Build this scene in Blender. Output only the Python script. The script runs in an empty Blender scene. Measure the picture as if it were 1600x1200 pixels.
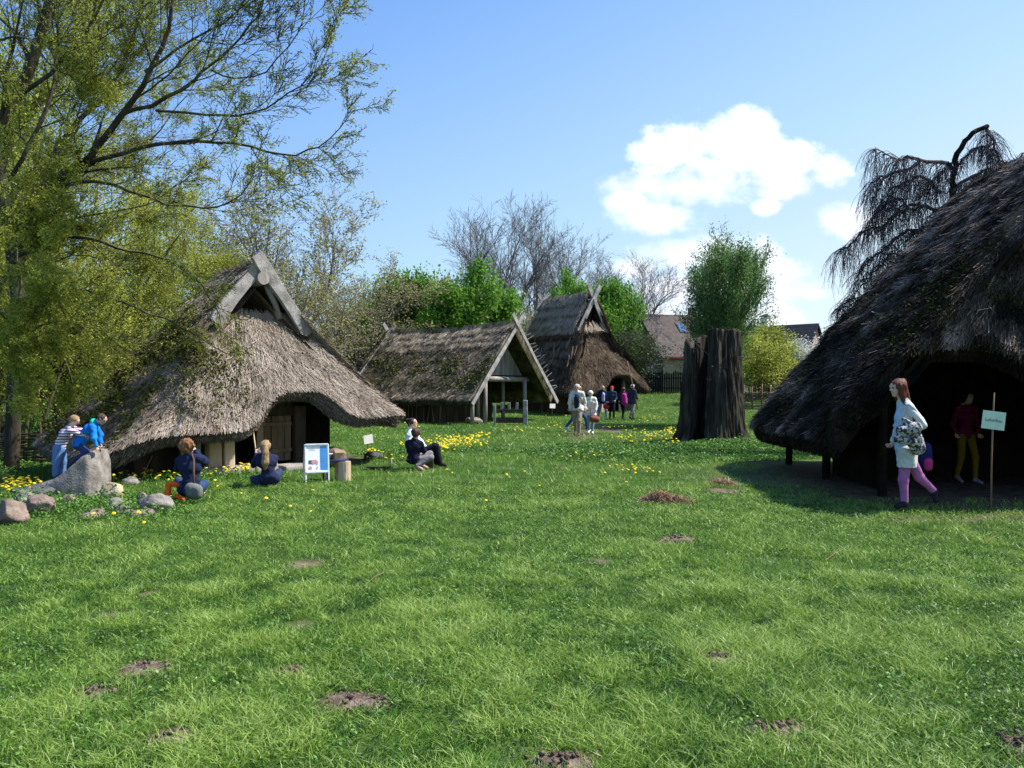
import bpy, bmesh, math, random
import numpy as np
from mathutils import Vector, Matrix
R = math.radians
random.seed(7); RNG = np.random.default_rng(7)
SC = bpy.context.scene
# ------------------------------------------------------------------ camera
CAMZ = 1.6; FPX = 1250.0
cam_d = bpy.data.cameras.new('camera'); cam = bpy.data.objects.new('camera', cam_d)
SC.collection.objects.link(cam); SC.camera = cam
cam_d.sensor_width = 36.0; cam_d.lens = FPX / 1600 * 36
cam.location = (0, 0, CAMZ); cam.rotation_euler = (R(90.23), 0, 0)
cam_d.clip_end = 3000; cam_d.clip_start = 0.05
SC.render.resolution_x = 1024; SC.render.resolution_y = 768
# ------------------------------------------------------------------ light
SUN_AZ = R(82)      # clockwise from +Y (the view) : the sun stands to the right, a little behind the scene
SUN_EL = R(52)
TO_SUN = Vector((math.sin(SUN_AZ) * math.cos(SUN_EL), math.cos(SUN_AZ) * math.cos(SUN_EL), math.sin(SUN_EL)))
sl = bpy.data.lights.new('sun', 'SUN'); sl.energy = 5.0; sl.angle = R(0.53); sl.color = (1.0, 0.95, 0.87)
so = bpy.data.objects.new('sun', sl); SC.collection.objects.link(so)
so.rotation_euler = TO_SUN.to_track_quat('Z', 'Y').to_euler(); so.location = (30, 5, 40)
SC.view_settings.view_transform = 'Standard'; SC.view_settings.look = 'None'
SC.view_settings.exposure = 0.84; SC.view_settings.gamma = 1
SC.cycles.max_bounces = 6; SC.cycles.transparent_max_bounces = 8
# world: nishita sky with a few cumulus clouds fixed in direction
W = bpy.data.worlds.new("World"); SC.world = W; W.use_nodes = True
nt = W.node_tree; nt.nodes.clear(); N = nt.nodes; L = nt.links
def wn(t, **k):
    n = N.new(t)
    for a, b in k.items(): setattr(n, a, b)
    return n
def wm(op, a, b=None, c=None, clamp=False):
    n = N.new('ShaderNodeMath'); n.operation = op; n.use_clamp = clamp
    for i, v in enumerate((a, b, c)):
        if v is None: continue
        if isinstance(v, (int, float)): n.inputs[i].default_value = v
        else: L.new(v, n.inputs[i])
    return n.outputs[0]
sky = wn('ShaderNodeTexSky', sky_type='NISHITA', sun_disc=False, sun_elevation=SUN_EL, sun_rotation=SUN_AZ,
         altitude=50, air_density=1.0, dust_density=0.6, ozone_density=1.6)
hsv = wn('ShaderNodeHueSaturation'); hsv.inputs['Hue'].default_value = 0.507
hsv.inputs['Saturation'].default_value = 1.0; hsv.inputs['Value'].default_value = 1.0
L.new(sky.outputs[0], hsv.inputs['Color'])
bg = wn('ShaderNodeBackground'); bg.inputs[1].default_value = 0.10
tc = wn('ShaderNodeTexCoord'); sx = wn('ShaderNodeSeparateXYZ'); L.new(tc.outputs['Generated'], sx.inputs[0])
el_ = wm('ADD', wm('MULTIPLY', sx.outputs[2], 1.75), wm('MULTIPLY', sx.outputs[0], -0.62))
gr = wn('ShaderNodeValToRGB'); e = gr.color_ramp.elements
e[0].position = 0.0; e[0].color = (0.74, 0.89, 1.0, 1); e[1].position = 1.0; e[1].color = (0.16, 0.38, 0.90, 1)
k_ = e.new(0.35); k_.color = (0.49, 0.75, 1.0, 1); k_ = e.new(0.75); k_.color = (0.28, 0.53, 0.98, 1)
L.new(wm('ADD', el_, 0.06, clamp=True), gr.inputs[0])
gs = wn('ShaderNodeVectorMath', operation='SCALE'); gs.inputs['Scale'].default_value = 6.2; L.new(gr.outputs[0], gs.inputs[0])
sm_ = wn('ShaderNodeMix', data_type='RGBA'); sm_.inputs[0].default_value = 0.80; L.new(hsv.outputs[0], sm_.inputs[6]); L.new(gs.outputs[0], sm_.inputs[7])
hsv = sm_
yy = wm('MAXIMUM', sx.outputs[1], 0.02)
u = wm('DIVIDE', sx.outputs[0], yy); v = wm('DIVIDE', sx.outputs[2], yy)
cmb = wn('ShaderNodeCombineXYZ'); L.new(u, cmb.inputs[0]); L.new(wm('MULTIPLY', v, 1.25), cmb.inputs[1])
nz = wn('ShaderNodeTexNoise'); nz.inputs['Scale'].default_value = 11; nz.inputs['Detail'].default_value = 9
nz.inputs['Roughness'].default_value = 0.62; L.new(cmb.outputs[0], nz.inputs['Vector'])
nz2 = wn('ShaderNodeTexNoise'); nz2.inputs['Scale'].default_value = 34; nz2.inputs['Detail'].default_value = 6
L.new(cmb.outputs[0], nz2.inputs['Vector'])
def blobs(lst):
    out = None
    for (px, py, a, b) in lst:
        u0 = (px - 800) / FPX; v0 = (605 - py) / FPX
        du = wm('DIVIDE', wm('SUBTRACT', u, u0), a / FPX); dv = wm('DIVIDE', wm('SUBTRACT', v, v0), b / FPX)
        d = wm('SQRT', wm('ADD', wm('MULTIPLY', du, du), wm('MULTIPLY', dv, dv)))
        s = wm('SUBTRACT', 1.0, d)
        out = s if out is None else wm('SMOOTH_MAX', out, s, 0.25)
    return out
front = wm('GREATER_THAN', sx.outputs[1], 0.05)
def mask(lst, amp, lo, hi):
    b = blobs(lst)
    n = wm('ADD', b, wm('MULTIPLY', wm('SUBTRACT', nz.outputs[0], 0.5), amp))
    n = wm('ADD', n, wm('MULTIPLY', wm('SUBTRACT', nz2.outputs[0], 0.5), amp * 0.35))
    mr = wn('ShaderNodeMapRange'); mr.interpolation_type = 'SMOOTHSTEP'
    mr.inputs[1].default_value = lo; mr.inputs[2].default_value = hi
    L.new(n, mr.inputs[0]); return wm('MULTIPLY', mr.outputs[0], front)
m1 = mask([(1060, 240, 78, 52), (1150, 232, 84, 56), (1172, 205, 46, 42), (1232, 262, 92, 52), (1290, 268, 46, 30), (1100, 262, 100, 36)], 2.3, -0.02, 0.80)
m2 = mask([(1070, 292, 130, 40), (1030, 340, 80, 34), (985, 312, 40, 22), (1330, 345, 66, 34), (1205, 425, 70, 36), (1195, 324, 26, 16), (1090, 395, 110, 34), (1150, 455, 150, 30), (990, 420, 50, 20),
           (1200, 392, 34, 26), (1215, 492, 70, 24), (1050, 446, 60, 22), (1015, 490, 60, 18), (160, 585, 45, 22)], 2.0, -0.08, 0.72)
cs = wn('ShaderNodeMix', data_type='RGBA'); L.new(wm('MULTIPLY', m2, 0.85, clamp=True), cs.inputs[0])
L.new(hsv.outputs[2], cs.inputs[6]); cs.inputs[7].default_value = (7.0, 7.3, 8.0, 1)
cs2 = wn('ShaderNodeMix', data_type='RGBA'); L.new(m1, cs2.inputs[0])
L.new(cs.outputs[2], cs2.inputs[6]); 
sh_ = wn('ShaderNodeMapRange'); sh_.inputs[1].default_value = 0.235; sh_.inputs[2].default_value = 0.305; sh_.interpolation_type = 'SMOOTHSTEP'
L.new(wm('ADD', v, wm('MULTIPLY', wm('SUBTRACT', nz.outputs[0], 0.5), 0.22)), sh_.inputs[0])
cc_ = wn('ShaderNodeMix', data_type='RGBA'); L.new(sh_.outputs[0], cc_.inputs[0]); cc_.inputs[6].default_value = (5.9, 6.2, 7.4, 1); cc_.inputs[7].default_value = (9.6, 9.6, 9.8, 1); L.new(cc_.outputs[2], cs2.inputs[7])
L.new(cs2.outputs[2], bg.inputs[0])
ow = wn('ShaderNodeOutputWorld'); L.new(bg.outputs[0], ow.inputs[0])
# ------------------------------------------------------------------ helpers
COL = SC.collection
def sstep(a, b, x):
    t = np.clip((x - a) / (b - a), 0, 1); return t * t * (3 - 2 * t)
def _hash(ix, iy, iz=0):
    n = (ix.astype(np.int64) * 374761393 + iy.astype(np.int64) * 668265263 + np.asarray(iz).astype(np.int64) * 2147483647 % 4294967291) & 0xffffffff
    n = ((n ^ (n >> 13)) * 1274126177) & 0xffffffff
    n = ((n ^ (n >> 16)) * 2246822519) & 0xffffffff
    return ((n ^ (n >> 15)) & 0xffffff) / float(0xffffff)
def vnoise(x, y, z=None):
    x = np.asarray(x, float); y = np.asarray(y, float)
    z = np.zeros_like(x) if z is None else np.asarray(z, float)
    xi, yi, zi = np.floor(x), np.floor(y), np.floor(z)
    fx, fy, fz = x - xi, y - yi, z - zi
    fx = fx * fx * (3 - 2 * fx); fy = fy * fy * (3 - 2 * fy); fz = fz * fz * (3 - 2 * fz)
    r = 0
    for dx in (0, 1):
        for dy in (0, 1):
            for dz in (0, 1):
                w = (fx if dx else 1 - fx) * (fy if dy else 1 - fy) * (fz if dz else 1 - fz)
                r = r + w * _hash(xi + dx, yi + dy, zi + dz)
    return r
def fbm(x, y, z=None, o=3):
    s = 0; a = 1; t = 0
    for k in range(o):
        f = 2 ** k
        s = s + a * vnoise(np.asarray(x) * f + 17.3 * k, np.asarray(y) * f + 5.1 * k, None if z is None else np.asarray(z) * f); t += a; a *= 0.5
    return s / t
def H(x, y):
    """ground height"""
    x = np.asarray(x, float); y = np.asarray(y, float)
    h = 1.15 * sstep(39, 62, y) * sstep(-14, 6, x)
    h = h + 0.25 * sstep(39, 62, y) * (1 - sstep(-14, 6, x))
    near = 0.5 + 0.5 * sstep(3, 9, y)
    h = h + near * 0.16 * (fbm(x * 0.42, y * 0.42, o=2) - 0.5) * sstep(2, 5, np.hypot(x, y)) * 1.0
    return h
def G(px, py, dz=0.0):
    """ground point seen at photo pixel px, py"""
    Y = 2000.0 / (py - 605.0)
    for _ in range(6): Y = (CAMZ - float(H((px - 800) / FPX * Y, Y))) * FPX / (py - 605.0)
    x = (px - 800) / FPX * Y
    return Vector((x, Y, float(H(x, Y)) + dz))
def P(px, py, Y): return Vector(((px - 800) / FPX * Y, Y, CAMZ + (605 - py) / FPX * Y))
def link(o, parent=None):
    COL.objects.link(o)
    if parent is not None: o.parent = parent
    return o
def tag(o, label=None, cat=None, group=None, kind=None):
    if label: o['label'] = label
    if cat: o['category'] = cat
    if group: o['group'] = group
    if kind: o['kind'] = kind
    return o
def thing(name, label, cat, loc=(0, 0, 0), rz=0.0, group=None):
    o = bpy.data.objects.new(name, None); o.empty_display_size = 0.2
    o.location = loc; o.rotation_euler = (0, 0, rz); link(o)
    return tag(o, label, cat, group)
def mk(name, V, F, mats, parent=None, tint=None, smooth=False, midx=None, loc=None):
    """V (n,3), F: array (m,k) or list of arrays, mats: material or list"""
    V = np.asarray(V, np.float32).reshape(-1, 3)
    Fs = F if isinstance(F, list) and len(F) and isinstance(F[0], np.ndarray) else [np.asarray(F, np.int32)]
    Fs = [np.asarray(f, np.int32) for f in Fs if len(f)]
    me = bpy.data.meshes.new(name)
    nl = sum(f.size for f in Fs); nf = sum(len(f) for f in Fs)
    me.vertices.add(len(V)); me.vertices.foreach_set('co', V.ravel())
    me.loops.add(nl); me.polygons.add(nf)
    me.loops.foreach_set('vertex_index', np.concatenate([f.ravel() for f in Fs]).astype(np.int32))
    st = []; tot = []; o = 0
    for f in Fs:
        k = f.shape[1]; st.append(o + np.arange(len(f)) * k); tot.append(np.full(len(f), k)); o += f.size
    me.polygons.foreach_set('loop_start', np.concatenate(st).astype(np.int32))
    me.polygons.foreach_set('loop_total', np.concatenate(tot).astype(np.int32))
    if midx is not None: me.polygons.foreach_set('material_index', np.asarray(midx, np.int32))
    me.update(calc_edges=True)
    me.polygons.foreach_set('use_smooth', np.full(nf, bool(smooth)))
    if tint is not None:
        a = me.attributes.new('tint', 'FLOAT', 'POINT'); a.data.foreach_set('value', np.asarray(tint, np.float32))
    for m in (mats if isinstance(mats, (list, tuple)) else [mats]): me.materials.append(m)
    ob = bpy.data.objects.new(name, me)
    if loc is not None: ob.location = loc
    return link(ob, parent)
class MB:
    """collects shapes for ONE mesh"""
    def __init__(s): s.v = []; s.f3 = []; s.f4 = []; s.n = 0; s.t = []
    def add(s, V, F, tint=0.5):
        V = np.asarray(V, float).reshape(-1, 3)
        for f in F:
            f = [i + s.n for i in f]
            if len(f) == 3: s.f3.append(f)
            elif len(f) == 4: s.f4.append(f)
            else:
                for k in range(1, len(f) - 1): s.f3.append([f[0], f[k], f[k + 1]])
        s.v.append(V); s.n += len(V); s.t.append(np.full(len(V), tint)); return s
    def box(s, c, d, rz=0, M=None, tint=0.5, jit=0.0):
        c = Vector(c); dx, dy, dz = (q / 2 for q in d)
        m = M if M is not None else Matrix.Rotation(rz, 3, 'Z')
        V = []
        for x, y, z in ((-1, -1, -1), (1, -1, -1), (1, 1, -1), (-1, 1, -1), (-1, -1, 1), (1, -1, 1), (1, 1, 1), (-1, 1, 1)):
            p = Vector((x * dx, y * dy, z * dz)) + Vector((random.uniform(-jit, jit), random.uniform(-jit, jit), random.uniform(-jit, jit)))
            V.append(tuple(c + m @ p))
        return s.add(V, [(0, 3, 2, 1), (4, 5, 6, 7), (0, 1, 5, 4), (1, 2, 6, 5), (2, 3, 7, 6), (3, 0, 4, 7)], tint)
    def plank(s, a, b, w, t, up=(0, 0, 1), tint=0.5, jit=0.0):
        """bar from a to b, w across, t thick along 'up'"""
        a = Vector(a); b = Vector(b); d = (b - a); L_ = d.length; d.normalize(); up = Vector(up)
        sd = d.cross(up); sd = sd.normalized() if sd.length > 1e-5 else Vector((1, 0, 0)); up = sd.cross(d).normalized()
        M = Matrix((sd, d, up)).transposed()
        return s.box((a + b) / 2, (w, L_, t), M=M, tint=tint, jit=jit)
    def tube(s, pts, rad, n=8, tint=0.5, wob=0.0, cap=True):
        pts = [Vector(p) for p in pts]
        if isinstance(rad, (int, float)): rad = [rad] * len(pts)
        V = []; ref = None
        for i, p in enumerate(pts):
            d = (pts[min(i + 1, len(pts) - 1)] - pts[max(i - 1, 0)]).normalized()
            if ref is None: ref = d.cross(Vector((0, 0, 1)) if abs(d.z) < 0.9 else Vector((1, 0, 0))).normalized()
            ref = (ref - d * ref.dot(d)).normalized(); q = d.cross(ref)
            for k in range(n):
                a = 2 * math.pi * k / n; r = rad[i] * (1 + random.uniform(-wob, wob))
                V.append(tuple(p + (ref * math.cos(a) + q * math.sin(a)) * r))
        F = []
        for i in range(len(pts) - 1):
            for k in range(n): F.append((i * n + k, i * n + (k + 1) % n, (i + 1) * n + (k + 1) % n, (i + 1) * n + k))
        if cap: F.append(tuple(range(n))[::-1]); F.append(tuple((len(pts) - 1) * n + k for k in range(n)))
        return s.add(V, F, tint)
    def build(s, name, mat, parent=None, smooth=False, bevel=0.0, loc=None):
        F = []
        if s.f4: F.append(np.array(s.f4, np.int32))
        if s.f3: F.append(np.array(s.f3, np.int32))
        o = mk(name, np.concatenate(s.v), F, mat, parent, tint=np.concatenate(s.t), smooth=smooth, loc=loc)
        if bevel:
            m = o.modifiers.new('bevel', 'BEVEL'); m.width = bevel; m.segments = 2; m.limit_method = 'ANGLE'
        return o
# ------------------------------------------------------------------ materials
MATS = {}
def mat(name, stops, scale=4.0, rough=0.85, bump=0.0, bscale=None, tintw=0.0, stretch=(1, 1, 1), trans=0.0, spec=0.25, detail=5, wave=None, metal=0.0, nweight=1.0, coords='Object'):
    """procedural material: noise (+ per-vertex 'tint') -> colour ramp"""
    if name in MATS: return MATS[name]
    m = bpy.data.materials.new(name); m.use_nodes = True; t = m.node_tree; ns = t.nodes; ls = t.links; ns.clear()
    out = ns.new('ShaderNodeOutputMaterial'); bs = ns.new('ShaderNodeBsdfPrincipled')
    bs.inputs['Roughness'].default_value = rough; bs.inputs['Specular IOR Level'].default_value = spec; bs.inputs['Metallic'].default_value = metal
    tcn = ns.new('ShaderNodeTexCoord'); mp = ns.new('ShaderNodeMapping'); mp.inputs['Scale'].default_value = stretch
    ls.new(tcn.outputs[coords], mp.inputs[0])
    nz = ns.new('ShaderNodeTexNoise'); nz.inputs['Scale'].default_value = scale; nz.inputs['Detail'].default_value = detail; nz.inputs['Roughness'].default_value = 0.62
    ls.new(mp.outputs[0], nz.inputs[0]); fac = nz.outputs[0]
    # widen the noise
    mr = ns.new('ShaderNodeMapRange'); mr.inputs[1].default_value = 0.5 - 0.22 / nweight; mr.inputs[2].default_value = 0.5 + 0.22 / nweight; ls.new(fac, mr.inputs[0]); fac = mr.outputs[0]
    if tintw:
        at = ns.new('ShaderNodeAttribute'); at.attribute_name = 'tint'
        mx = ns.new('ShaderNodeMix'); mx.data_type = 'FLOAT'; mx.inputs[0].default_value = tintw
        ls.new(fac, mx.inputs[2]); ls.new(at.outputs['Fac'], mx.inputs[3]); fac = mx.outputs[0]
    rp = ns.new('ShaderNodeValToRGB'); el = rp.color_ramp.elements
    while len(el) < len(stops): el.new(0.5)
    for e, (p, c) in zip(el, stops): e.position = p; e.color = (*c, 1)
    ls.new(fac, rp.inputs[0]); col = rp.outputs[0]
    if wave:
        sc_, c2, axis, wd = wave
        sxy = ns.new('ShaderNodeSeparateXYZ'); ls.new(tcn.outputs[coords], sxy.inputs[0])
        mm = ns.new('ShaderNodeMath'); mm.operation = 'MULTIPLY'; mm.inputs[1].default_value = sc_; ls.new(sxy.outputs[axis], mm.inputs[0])
        fr = ns.new('ShaderNodeMath'); fr.operation = 'FRACT'; ls.new(mm.outputs[0], fr.inputs[0])
        lt = ns.new('ShaderNodeMath'); lt.operation = 'LESS_THAN'; lt.inputs[1].default_value = wd; ls.new(fr.outputs[0], lt.inputs[0])
        mc = ns.new('ShaderNodeMix'); mc.data_type = 'RGBA'; ls.new(lt.outputs[0], mc.inputs[0]); ls.new(col, mc.inputs[6]); mc.inputs[7].default_value = (*c2, 1); col = mc.outputs[2]
    ls.new(col, bs.inputs['Base Color'])
    if bump:
        nb = ns.new('ShaderNodeTexNoise'); nb.inputs['Scale'].default_value = bscale or scale * 3; nb.inputs['Detail'].default_value = 6; ls.new(mp.outputs[0], nb.inputs[0])
        bp = ns.new('ShaderNodeBump'); bp.inputs['Strength'].default_value = bump; bp.inputs['Distance'].default_value = 0.03; ls.new(nb.outputs[0], bp.inputs['Height']); ls.new(bp.outputs[0], bs.inputs['Normal'])
    if trans:
        tl = ns.new('ShaderNodeBsdfTranslucent'); ls.new(col, tl.inputs[0]); ms = ns.new('ShaderNodeMixShader'); ms.inputs[0].default_value = trans
        ls.new(bs.outputs[0], ms.inputs[1]); ls.new(tl.outputs[0], ms.inputs[2]); ls.new(ms.outputs[0], out.inputs[0])
    else: ls.new(bs.outputs[0], out.inputs[0])
    MATS[name] = m; return m
def plain(name, c, rough=0.8, spec=0.25, var=0.12, scale=12, **k):
    lo = tuple(x * (1 - var) for x in c); hi = tuple(min(1, x * (1 + var)) for x in c)
    return mat(name, [(0, lo), (1, hi)], scale=scale, rough=rough, spec=spec, **k)
M_thatch = mat('old reed thatch', [(0, (.055, .038, .024)), (.32, (.165, .13, .10)), (.6, (.35, .29, .24)), (1, (.58, .51, .44))], scale=2.2, rough=.9, bump=.8, bscale=26, tintw=.72, spec=.1, detail=8)
M_thatch2 = mat('brown reed thatch', [(0, (.03, .022, .015)), (.4, (.11, .078, .052)), (.7, (.22, .165, .115)), (1, (.38, .31, .23))], scale=2.2, rough=.9, bump=.8, bscale=26, tintw=.7, spec=.1, detail=8)
M_thatchm = mat('mossy thatch', [(0, (.02, .022, .010)), (.3, (.07, .066, .034)), (.5, (.17, .135, .095)), (.75, (.33, .27, .20)), (1, (.52, .45, .36))], scale=2.0, rough=.92, bump=.8, bscale=24, tintw=.6, spec=.08, detail=8)
M_thatchd = mat('dark mossy thatch', [(0, (.005, .005, .004)), (.38, (.022, .017, .012)), (.6, (.065, .048, .036)), (.8, (.16, .12, .095)), (1, (.42, .33, .28))], scale=1.6, rough=.92, bump=.8, bscale=20, tintw=.55, spec=.08, detail=8)
M_moss = mat('moss', [(0, (.02, .026, .006)), (.5, (.085, .092, .02)), (1, (.22, .21, .06))], scale=5, rough=1, tintw=.6, spec=.05)
M_grey = mat('weathered grey wood', [(0, (.10, .085, .075)), (.5, (.25, .225, .205)), (1, (.42, .39, .37))], scale=3, rough=.85, bump=.5, bscale=22, stretch=(1, 1, .25), spec=.15, tintw=.3)
M_greyb = mat('pale grey board', [(0, (.14, .125, .12)), (.5, (.28, .26, .25)), (1, (.44, .41, .40))], scale=4, rough=.8, bump=.4, bscale=30, spec=.15)
M_dark = mat('dark old wood', [(0, (.025, .018, .012)), (.6, (.07, .052, .038)), (1, (.14, .11, .08))], scale=4, rough=.9, bump=.4, bscale=25, stretch=(1, 1, .3), spec=.1, tintw=.4)
M_brownw = mat('brown wood', [(0, (.07, .045, .028)), (.5, (.17, .115, .075)), (1, (.33, .25, .17))], scale=4, rough=.85, bump=.4, bscale=25, stretch=(1, 1, .3), spec=.12, tintw=.4)
M_pale = mat('pale stripped wood', [(0, (.22, .15, .09)), (.5, (.42, .31, .20)), (1, (.60, .48, .34))], scale=4, rough=.8, bump=.3, bscale=25, stretch=(1, 1, .3), spec=.15, tintw=.3)
M_clay = mat('clay wall', [(0, (.06, .048, .035)), (1, (.14, .11, .08))], scale=5, rough=.95, bump=.4)
M_bark = mat('tree bark', [(0, (.02, .018, .012)), (.6, (.055, .048, .034)), (1, (.11, .095, .07))], scale=5, rough=.95, bump=.5, bscale=18, stretch=(1, 1, .3), spec=.1)
M_barkg = mat('greenish bark', [(0, (.035, .034, .018)), (.6, (.09, .085, .045)), (1, (.16, .15, .08))], scale=4, rough=.95, bump=.5, bscale=18, stretch=(1, 1, .3), spec=.1)
M_barkv = mat('greyish violet twigs', [(0, (.09, .08, .082)), (1, (.21, .185, .18))], scale=3, rough=.9, spec=.1)
M_black = mat('black and shade-dark wood', [(0, (.008, .006, .005)), (1, (.03, .024, .018))], scale=4, rough=.95, bump=.3, spec=.05, tintw=.3)  # near-black colour stands in for deep shade on house walls and posts
# ------------------------------------------------------------------ ground
def axis(lo, hi, fine0, fine1, step, growth=1.12):
    a = [fine0]; s = step
    while a[0] > lo: s *= growth; a.insert(0, a[0] - s)
    b = list(np.arange(fine0 + step, fine1, step)); s = step; b.append(fine1)
    while b[-1] < hi: s *= growth; b.append(b[-1] + s)
    return np.array(a + b)
BARE = [  # (px, py, half width px, half height px) bare earth / worn spots read from the photograph
 (222, 1046, 46, 16), (548, 1096, 56, 18), (272, 1152, 46, 18), (148, 1084, 36, 11), (1118, 1030, 34, 10), (1215, 1140, 48, 11), (885, 1190, 52, 16),
 (455, 1052, 26, 7), (1055, 843, 26, 6), (1130, 755, 30, 6), (480, 880, 40, 9), (470, 975, 34, 8), (180, 962, 34, 8), (230, 928, 20, 5), (1595, 1168, 30, 22),
 (1130, 766, 40, 5), (945, 876, 22, 6), (1340, 935, 20, 5), (700, 1190, 24, 8), (880, 730, 8, 3), (950, 672, 26, 5)]
BW = []
for (px, py, a, b) in BARE:
    g = G(px, py); BW.append((g.x, g.y, a / FPX * g.y, b * g.y * g.y / 2000 * 1.0))
def bare(x, y):
    x = np.asarray(x, float); y = np.asarray(y, float)
    n = (fbm(x * 5, y * 5, o=3) - 0.5) * 1.3
    m = np.zeros_like(x)
    for (cx, cy, a, b) in BW:
        d = np.sqrt(((x - cx) / a) ** 2 + ((y - cy) / b) ** 2)
        m = np.maximum(m, sstep(0.0, 0.45, 1.0 - d + n * 0.45))
    # worn earth before and inside the right-hand house, inside the left-hand house
    q = sstep(-.2, .6, 1.0 - np.sqrt(((x - 7.6) / 4.3) ** 2 + ((y - 13.6) / 4.4) ** 2) + n * 0.3)
    q2 = sstep(0, .6, 1.0 - np.sqrt(((x + 5.6) / 3.0) ** 2 + ((y - 17.4) / 2.6) ** 2))
    path = sstep(0.0, 0.8, 1.0 - np.abs(x - 2.35 - (y - 27) * 0.12) / 0.8 + n * .6) * sstep(22, 27, y) * (1 - sstep(36, 44, y)) * 0.6
    w = sstep(0.1, .9, 1.0 - np.sqrt(((x - 6) / 3.2) ** 2 + ((y - 9.9) / 0.8) ** 2) + n * .7) * 0.65
    return np.maximum.reduce([m, q, q2, path, w])
xs = axis(-700, 700, -12, 14, 0.16, 1.09); ys = axis(-12, 1500, 0, 24, 0.16, 1.08)
X, Y = np.meshgrid(xs, ys); Z = H(X, Y)
Z = Z - 0.012 * bare(X, Y) * (Y < 40)
V = np.stack([X, Y, Z], -1).reshape(-1, 3); nx, ny = len(xs), len(ys)
i = np.arange(nx * ny).reshape(ny, nx); F = np.stack([i[:-1, :-1], i[:-1, 1:], i[1:, 1:], i[1:, :-1]], -1).reshape(-1, 4)
# ground shader: soil where bare, dull green thatch layer elsewhere
def ground_mat():
    m = bpy.data.materials.new('meadow soil'); m.use_nodes = True; t = m.node_tree; ns = t.nodes; ls = t.links
    bs = ns['Principled BSDF']; bs.inputs['Roughness'].default_value = .95; bs.inputs['Specular IOR Level'].default_value = .08
    tcn = ns.new('ShaderNodeTexCoord')
    def nz(s, d=6):
        n = ns.new('ShaderNodeTexNoise'); n.inputs['Scale'].default_value = s; n.inputs['Detail'].default_value = d; ls.new(tcn.outputs['Object'], n.inputs[0]); return n
    def rmp(n, stops):
        r = ns.new('ShaderNodeValToRGB'); e = r.color_ramp.elements
        while len(e) < len(stops): e.new(.5)
        for q, (p, c) in zip(e, stops): q.position = p; q.color = (*c, 1)
        ls.new(n, r.inputs[0]); return r.outputs[0]
    soil = rmp(nz(7).outputs[0], [(.3, (.075, .05, .036)), (.7, (.19, .14, .105))])
    gr = rmp(nz(2.2, 9).outputs[0], [(.3, (.02, .045, .008)), (.5, (.045, .09, .015)), (.7, (.075, .12, .025))])
    at = ns.new('ShaderNodeAttribute'); at.attribute_name = 'tint'
    mx = ns.new('ShaderNodeMix'); mx.data_type = 'RGBA'; ls.new(at.outputs['Fac'], mx.inputs[0]); ls.new(gr, mx.inputs[6]); ls.new(soil, mx.inputs[7])
    ls.new(mx.outputs[2], bs.inputs['Base Color'])
    b = ns.new('ShaderNodeBump'); b.inputs['Strength'].default_value = .7; b.inputs['Distance'].default_value = .04; ls.new(nz(14, 8).outputs[0], b.inputs['Height']); ls.new(b.outputs[0], bs.inputs['Normal'])
    return m
gnd = mk('ground', V, F, ground_mat(), tint=bare(X, Y).ravel(), smooth=True); tag(gnd, kind='structure')
# ------------------------------------------------------------------ grass
def blades(name, x, y, h, w, lean, tint, m, parent=None, seg=2):
    n = len(x); z = H(x, y) - 0.005
    az = RNG.uniform(0, 2 * np.pi, n); la = RNG.uniform(0, 2 * np.pi, n)
    c, s = np.cos(az) * w / 2, np.sin(az) * w / 2
    lx, ly = np.cos(la) * lean, np.sin(la) * lean
    if seg == 2:
        hm = h * .6; V = np.empty((n, 5, 3))
        V[:, 0] = np.stack([x - c, y - s, z], -1); V[:, 1] = np.stack([x + c, y + s, z], -1)
        V[:, 2] = np.stack([x + lx * .3 - c * .8, y + ly * .3 - s * .8, z + hm], -1); V[:, 3] = np.stack([x + lx * .3 + c * .8, y + ly * .3 + s * .8, z + hm], -1)
        V[:, 4] = np.stack([x + lx, y + ly, z + h], -1)
        b = np.arange(n)[:, None] * 5
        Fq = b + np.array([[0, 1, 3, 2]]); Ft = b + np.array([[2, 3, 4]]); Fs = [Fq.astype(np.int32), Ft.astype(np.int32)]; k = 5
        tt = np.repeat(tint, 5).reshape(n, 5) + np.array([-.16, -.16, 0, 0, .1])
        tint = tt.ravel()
    else:
        V = np.empty((n, 3, 3)); V[:, 0] = np.stack([x - c, y - s, z], -1); V[:, 1] = np.stack([x + c, y + s, z], -1); V[:, 2] = np.stack([x + lx, y + ly, z + h], -1)
        Fs = [(np.arange(n)[:, None] * 3 + np.array([[0, 1, 2]])).astype(np.int32)]
        tint = np.repeat(tint, 3)
    return mk(name, V.reshape(-1, 3), Fs, m, parent, tint=tint)
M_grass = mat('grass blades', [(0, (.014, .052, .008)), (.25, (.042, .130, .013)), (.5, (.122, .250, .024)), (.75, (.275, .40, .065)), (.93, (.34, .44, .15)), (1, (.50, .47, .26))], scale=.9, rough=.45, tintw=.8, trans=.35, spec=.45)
def scatter(n, y0, y1, marg=1.12, p=1.0):
    """points spread over the part of the meadow the picture shows, density falling with distance"""
    u_ = RNG.random(n)
    if p == 2: Y_ = y0 * (y1 / y0) ** u_            # density ~ 1/y^2
    else: Y_ = (y0 ** 1 + u_ * (y1 - y0))          # density ~ 1/y
    X_ = (RNG.random(n) * 2 - 1) * (0.64 * marg * Y_ + 2.4)
    return X_, Y_
def indoors(x, y):
    a = (np.abs(x - 8) < 3.0) & (y > 11.6) & (y < 18)
    b = ((x + 5.4) ** 2 + (y - 17.4) ** 2) < 2.2 ** 2
    return a | b
def keep(x, y):
    b = bare(x, y); return (RNG.random(len(x)) > b * 1.02) & ~indoors(x, y)
def clump(x, y):
    return fbm(x * .55, y * .55, o=2), fbm(x * 2.6 + 9, y * 2.6, o=3)
parts_g = []
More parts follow.
